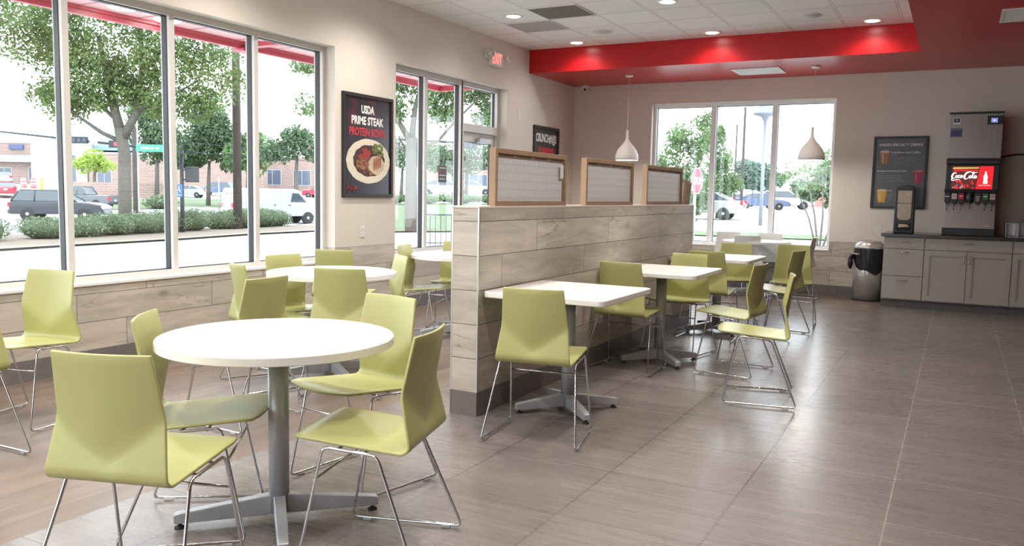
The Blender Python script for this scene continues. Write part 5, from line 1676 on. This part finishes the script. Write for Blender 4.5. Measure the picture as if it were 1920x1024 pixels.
ms = thing('traffic_signal_mast', 'dark traffic signal arm with red lamps and a green street name sign', 'traffic signal', (-48.7, 40.2, H(-48.7, 40.2)))
g = H(-48.7, 40.2)
A0 = Vector((-48.7, 40.2, 3.88)); A1 = Vector((-63.2, 32.8, 5.35))


def ma(x, y, z): return Vector((x + 48.7, y - 40.2, z - g))


b_ = MB(); b_.tube([ma(-48.7, 40.2, g - .3), ma(-48.7, 40.2, 4.2)], .13, 12); b_.tube([ma(*A0), ma(*((A0 + A1) / 2)), ma(*A1)], [.10, .08, .05], 10); obj('mast_arm', b_, m_dark, ms)
D_ = (A1 - A0).normalized(); Nn = Vector((D_.y, -D_.x, 0)).normalized()
if Nn.dot(Vector((0, 0, 0)) - A0) < 0: Nn = -Nn


def panel(par, name, c, wd, ht, th, m_):
    b_ = MB(); c = Vector(c); u = Vector((D_.x, D_.y, 0)).normalized()
    vs = []
    for s1 in (0, th):
        for (a, z) in ((-wd / 2, -ht / 2), (wd / 2, -ht / 2), (wd / 2, ht / 2), (-wd / 2, ht / 2)):
            p = c + u * a + Vector((0, 0, z)) + Nn * s1; vs.append(ma(*p))
    b_.add(vs, [(0, 1, 2, 3), (7, 6, 5, 4), (0, 4, 5, 1), (1, 5, 6, 2), (2, 6, 7, 3), (3, 7, 4, 0)])
    return obj(name, b_, m_, par)


def arm_at(x): return A0 + (A1 - A0) * ((x - A0.x) / (A1.x - A0.x))


c = arm_at(-54.6); h1 = panel(ms, 'signal_head', c, 1.5, .46, .18, m_dark)
for k in range(4):
    cc = c + Vector((D_.x, D_.y, 0)).normalized() * (.55 - k * .37)
    panel(h1, 'lamp_lens', cc + Nn * .185, .24, .24, .02, m_lens_red if k == 0 else m_lens_off)
c = arm_at(-52.3); h2 = panel(ms, 'signal_head', c, .62, .5, .18, m_dark); panel(h2, 'lamp_lens', c + Nn * .185 - Vector((D_.x, D_.y, 0)).normalized() * .18, .24, .26, .02, m_lens_red)
c = arm_at(-53.55) + Vector((0, 0, .15)); panel(ms, 'lane_sign', c + Nn * .1, .55, .60, .03, m_ink_w)
c = arm_at(-50.0); ss_ = panel(ms, 'street_name_sign', c + Nn * .1, 2.0, .50, .03, m_green)
for k, (a, wd) in enumerate(((.55, .22), (.25, .30), (-.12, .30), (-.5, .24))):
    panel(ss_, 'sign_lettering', c + Nn * .132 + Vector((D_.x, D_.y, 0)).normalized() * a, wd, .13, .004, m_ink_w)
# second signal arm, seen through the door lights
b_ = MB(); g2 = H(-18, 44)
ms2 = thing('traffic_signal_mast', 'dark traffic signal arm crossing the door lights behind the oak', 'traffic signal', (-18, 44, g2))
b_.tube([(0, 0, -.3), (0, 0, 4.1 - g2)], .13, 10); b_.tube([(0, 0, 3.95 - g2), (-8, -1.0, 4.3 - g2), (-17, 1.5, 4.9 - g2)], [.11, .09, .06], 10)
obj('mast_arm', b_, m_dark, ms2)
for k, xx in enumerate((-8.2, -6.0, -13.8)):
    b_ = MB(); b_.box((xx - .65, -1.25 + .0, 3.95 - g2), (xx + .65, -1.0, 4.4 - g2)); hh = obj('signal_head', b_, m_dark, ms2, bevel=.03)
    for q in range(3):
        b_ = MB(); b_.lathe([(.13, 0), (.13, -.03)], 14, (xx - .4 + q * .4, -1.25, 4.17 - g2), axis='y'); obj('lamp_lens', b_, m_lens_off, hh)

# overhead wires
for i, (p, q, lb) in enumerate([((-54.3, 41.5, 4.9), (-26.7, 75, 4.3), 'upper overhead wire left of the street trees'), ((-54.3, 41.5, 4.2), (-26.7, 75, 3.6), 'lower overhead wire left of the street trees')]):
    b_ = MB(); P = [Vector(p).lerp(Vector(q), t / 12) - Vector((0, 0, .5 * math.sin(PI * t / 12))) for t in range(13)]
    b_.tube(P, .022, 5); tag(obj('overhead_wire', b_, m_dark), lb, 'wire')

# barrels, bollard, sign at the bank lot
for i, (x, y, lb) in enumerate(((-94.6, 57.6, 'left red and white traffic barrel by the bank'), (-93.7, 58.2, 'right red and white traffic barrel by the bank'))):
    t = thing('traffic_barrel', lb, 'barrel', (x, y, H(x, y)), 0, 'traffic barrels')
    b_ = MB(); b_.lathe([(.34, 0), (.32, .35), (.30, .35), (.29, .75), (.27, .75), (.24, 1.15), (.06, 1.2)], 16); obj('drum', b_, mat('barrel_red', (.75, .16, .18), .5), t)
    b_ = MB(); b_.lathe([(.318, .42), (.305, .58)], 16); b_.lathe([(.295, .80), (.27, .95)], 16); obj('reflective_band', b_, m_ink_w, t)
pole('bollard', 'yellow bollard right of the traffic barrels', 'bollard', -87.9, 55.5, 1.5, .13, .13, mat('bollard_yellow', (.80, .60, .05), .5))
t = pole('sign_post', 'white notice on a post before the brick bank', 'sign', -91.1, 57.4, 2.1, .04, .04, m_steel)
b_ = MB(); flat(b_, (0, 0, 2.1), U_, ZV, [(-.35, 0), (.35, 0), (.35, .8), (-.35, .8)]); so = obj('notice_board', b_, m_ink_w, t, fix=False); md = so.modifiers.new('t', 'SOLIDIFY'); md.thickness = .03

# stop sign
st = pole('stop_sign', 'red and white stop sign seen beyond the leaning air filters', 'stop sign', -4.52, 15.9, 1.9, .028, .028, m_steel)
g = H(-4.52, 15.9)
oc = [(.25 * math.cos(R(22.5 + 45 * i)), .25 * math.sin(R(22.5 + 45 * i))) for i in range(8)]
SD = Vector((.16, .987, 0)).normalized(); SN = Vector((.987, -.16, 0)); SO = SN * .036
b_ = MB()
vs = [SO + SD * (x * 1.08) + Vector((0, 0, 1.65 - g + y * 1.08)) for x, y in oc]
b_.add([v - SN * .004 for v in vs] + [v + SN * .004 for v in vs], [tuple(range(8)), tuple(range(15, 7, -1))] + [(i, (i + 1) % 8, 8 + (i + 1) % 8, 8 + i) for i in range(8)])
bd = obj('sign_border', b_, m_ink_w, st)
b_ = MB()
vs = [SO + SD * x + SN * .006 + Vector((0, 0, 1.65 - g + y)) for x, y in oc]; b_.add(vs, [tuple(range(8))])
vs = [SO + SD * x - SN * .006 + Vector((0, 0, 1.65 - g + y)) for x, y in oc]; b_.add(vs, [tuple(range(8))])
obj('sign_face', b_, mat('stop_sign_red', (.62, .05, .09), .4), st, fix=False)
text('lettering', 'STOP', m_ink_w, st, SO + SN * .008 + Vector((0, 0, 1.65 - g)), SD, ZV, .1, fit=(.36, .15), bold=.004)

# lamp post and thin poles beyond the far window
lp = pole('lamp_post', 'grey lamp post with a bell head beyond the far window', 'lamp post', -6.5, 31.8, 4.2, .075, .055, mat('grey_blue_post', (.22, .24, .30), .5))
b_ = MB(); b_.lathe([(.16, 0), (.16, .25), (.10, .3)], 14); obj('post_base', b_, m_curb, lp)
b_ = MB(); b_.lathe([(.03, 4.15), (.10, 4.2), (.14, 4.32), (.45, 4.42), (.42, 4.5), (.25, 4.7), (.20, 4.95), (.08, 5.1), (.001, 5.15)], 20); obj('lamp_head', b_, lp.children[0].data.materials[0], lp)
pole('utility_pole', 'thin dark pole beyond the far window, left of the taller one', 'pole', -16.8, 71, 7.2, .08, .06, m_pole)
pole('utility_pole', 'taller dark pole beyond the far window, left of the lamp post', 'pole', -13.9, 61, 7.6, .11, .08, m_pole)

# railing outside the door
rl = thing('railing', 'black metal railing with vertical bars outside the door', 'railing', (-12.0, 18.9, H(-12, 18.9)))
dv = (Vector((-11.0, 19.4, 0)) - Vector((-12.9, 18.2, 0))).normalized()
b_ = MB()
L0, L1 = -.85, 3.4
b_.tube([dv * L0 + Vector((0, 0, .86)), dv * L1 + Vector((0, 0, .86))], .018, 6); b_.tube([dv * L0 + Vector((0, 0, .10)), dv * L1 + Vector((0, 0, .10))], .014, 6)
obj('rail', b_, m_dark, rl)
k = L0
while k <= L1:
    b_ = MB(); b_.tube([dv * k + Vector((0, 0, .0)), dv * k + Vector((0, 0, .86))], .010, 6); obj('bar', b_, m_dark, rl); k += .142

# ------------------------------------------------------------------ buildings
def brick_mat(name, c, c2, scale=1.0):
    b = NB(name); P = b.pos()
    br = b.n('ShaderNodeTexBrick'); b.set(br.inputs['Vector'], b.vec(b.math('ADD', P[0], b.math('MULTIPLY', P[1], .6)), P[2], 0.0))
    br.inputs['Color1'].default_value = c4(c); br.inputs['Color2'].default_value = c4(c2); br.inputs['Mortar'].default_value = (.36, .32, .30, 1)
    br.inputs['Scale'].default_value = scale; br.inputs['Brick Width'].default_value = .8; br.inputs['Row Height'].default_value = .27; br.inputs['Mortar Size'].default_value = .025
    b.col(br.outputs['Color']); b.rough(.9)
    return b.mat


m_brick = brick_mat('pale_brick', (.34, .225, .19), (.28, .18, .155))
m_bwin = mat('building_window_glass', (.10, .12, .17), .15)
m_stucco = mat('white_stucco', (.50, .49, .48), .8)
m_broof = mat('pale_blue_roof', (.20, .30, .36), .5)


def building(name, label, p0, p1, z0, z1, depth, m_, wins=(), extra=None):
    p0, p1 = Vector((*p0, 0)), Vector((*p1, 0)); u = (p1 - p0).normalized(); nrm = Vector((-u.y, u.x, 0))
    if nrm.dot(p0) < 0: nrm = -nrm
    L = (p1 - p0).length
    t = thing(name, label, 'building', (p0.x, p0.y, z0))

    def bx(nm, a, b2, za, zb, d0, d1, mm, par=t, bev=0):
        b_ = MB(); vs = [u * s_ + nrm * d + Vector((0, 0, z)) for z in (za - z0, zb - z0) for (s_, d) in ((a, d0), (b2, d0), (b2, d1), (a, d1))]
        b_.add(vs, [(0, 3, 2, 1), (4, 5, 6, 7), (0, 1, 5, 4), (1, 2, 6, 5), (2, 3, 7, 6), (3, 0, 4, 7)])
        return obj(nm, b_, mm, par)
    bx('wall', 0, L, z0 - .5, z1, 0, depth, m_)
    bx('coping', -.1, L + .1, z1, z1 + .25, -.12, depth, m_stucco)
    for (a, b2, za, zb) in wins:
        f = bx('window', a, b2, za, zb, -.06, .02, m_stucco)
        k = max(1, int(round((b2 - a) / 1.3))); w_ = (b2 - a - .1) / k
        for i in range(k): bx('pane', a + .1 + i * w_, a + i * w_ + w_, za + .1, zb - .1, -.09, -.05, m_bwin, f)
    return t, bx


bt, bx_ = building('bank_building', 'pale brick building at the far left with a grey awning band', (-147, 75.9), (-122.6, 89.6), 1.35, 8.0, 14, m_brick, [(8.0, 11.5, 1.9, 4.0), (14.2, 18.0, 1.9, 4.2), (19.5, 21.5, 1.9, 4.4)])
bx_('awning_band', 2, 17.5, 4.9, 6.0, -1.6, -.1, mat('grey_blue_awning', (.33, .38, .45), .6), bt)
bx_('sign_board', 11.3, 13.6, 7.0, 7.75, -.3, -.06, mat('navy_sign', (.08, .10, .22), .5), bt)
bt, bx_ = building('white_entrance', 'white walled entrance block under the pale blue hipped roof', (-120.5, 74.6), (-113.5, 78.6), 1.3, 7.4, 9, m_stucco, [(5.6, 6.6, 1.5, 5.8)])
b_ = MB(); P = [Vector((-122, 76.2, 0)), Vector((-108.5, 83.5, 0)), Vector((-116, 94, 0)), Vector((-129.5, 87, 0))]
b0 = Vector((-120.5, 74.6, 0))
ap = Vector((-118.8, 84.8, 10.9 - 1.3)) - b0; base = [p - b0 + Vector((0, 0, 7.3 - 1.3)) for p in P]; lowb = [p - b0 + Vector((0, 0, 6.6 - 1.3)) for p in P]
b_.add(base + [ap] + lowb, [(0, 1, 4), (1, 2, 4), (2, 3, 4), (3, 0, 4), (5, 6, 1, 0), (6, 7, 2, 1), (7, 8, 3, 2), (8, 5, 0, 3), (5, 8, 7, 6)]); obj('hipped_roof', b_, m_broof, bt)
building('brick_building', 'long low pale brick building behind the big tree trunk', (-113.3, 78.8), (-93, 89), 1.35, 6.0, 12, m_brick, [(1.2, 3.4, 1.5, 3.6)])
building('brick_building', 'pale brick shop row behind the street trees', (-118.5, 96.0), (-86, 113), 1.4, 6.6, 14, m_brick, [(2, 5, 2, 4.6), (7, 10, 2, 4.6), (12, 15, 2, 4.6), (17, 20, 2, 4.6), (22, 25, 2, 4.6), (27, 30, 2, 4.6), (32, 35, 2, 4.6)])
building('brick_building', 'shopfront row glimpsed above the white cars beyond the door', (-62, 92), (-30, 102), 1.3, 5.2, 10, m_brick, [(3, 8, 1.6, 3.8), (11, 16, 1.6, 3.8), (19, 24, 1.6, 3.8)])
b_ = MB(); p0, p1 = Vector((-86.7, 58.4, 0)), Vector((-77.6, 63.3, 0)); u = (p1 - p0).normalized(); nn = Vector((-u.y, u.x, 0))
vs = [p + d + Vector((0, 0, z)) for z in (.0, 1.75) for (p, d) in ((p0, 0 * nn), (p1, 0 * nn), (p1, nn * .5), (p0, nn * .5))]
b_.add(vs, [(0, 3, 2, 1), (4, 5, 6, 7), (0, 1, 5, 4), (1, 2, 6, 5), (2, 3, 7, 6), (3, 0, 4, 7)])
tag(obj('planter_wall', b_, m_brick), 'low brick planter wall under the yellow-green tree', 'wall')
b_ = MB(); b_.box((-25, 112, 0), (-9, 112.6, 1.9))
tag(obj('brick_wall', b_, brick_mat('red_brick', (.48, .20, .16), (.40, .16, .13))), 'low red brick wall behind the parked cars beyond the far window', 'wall')
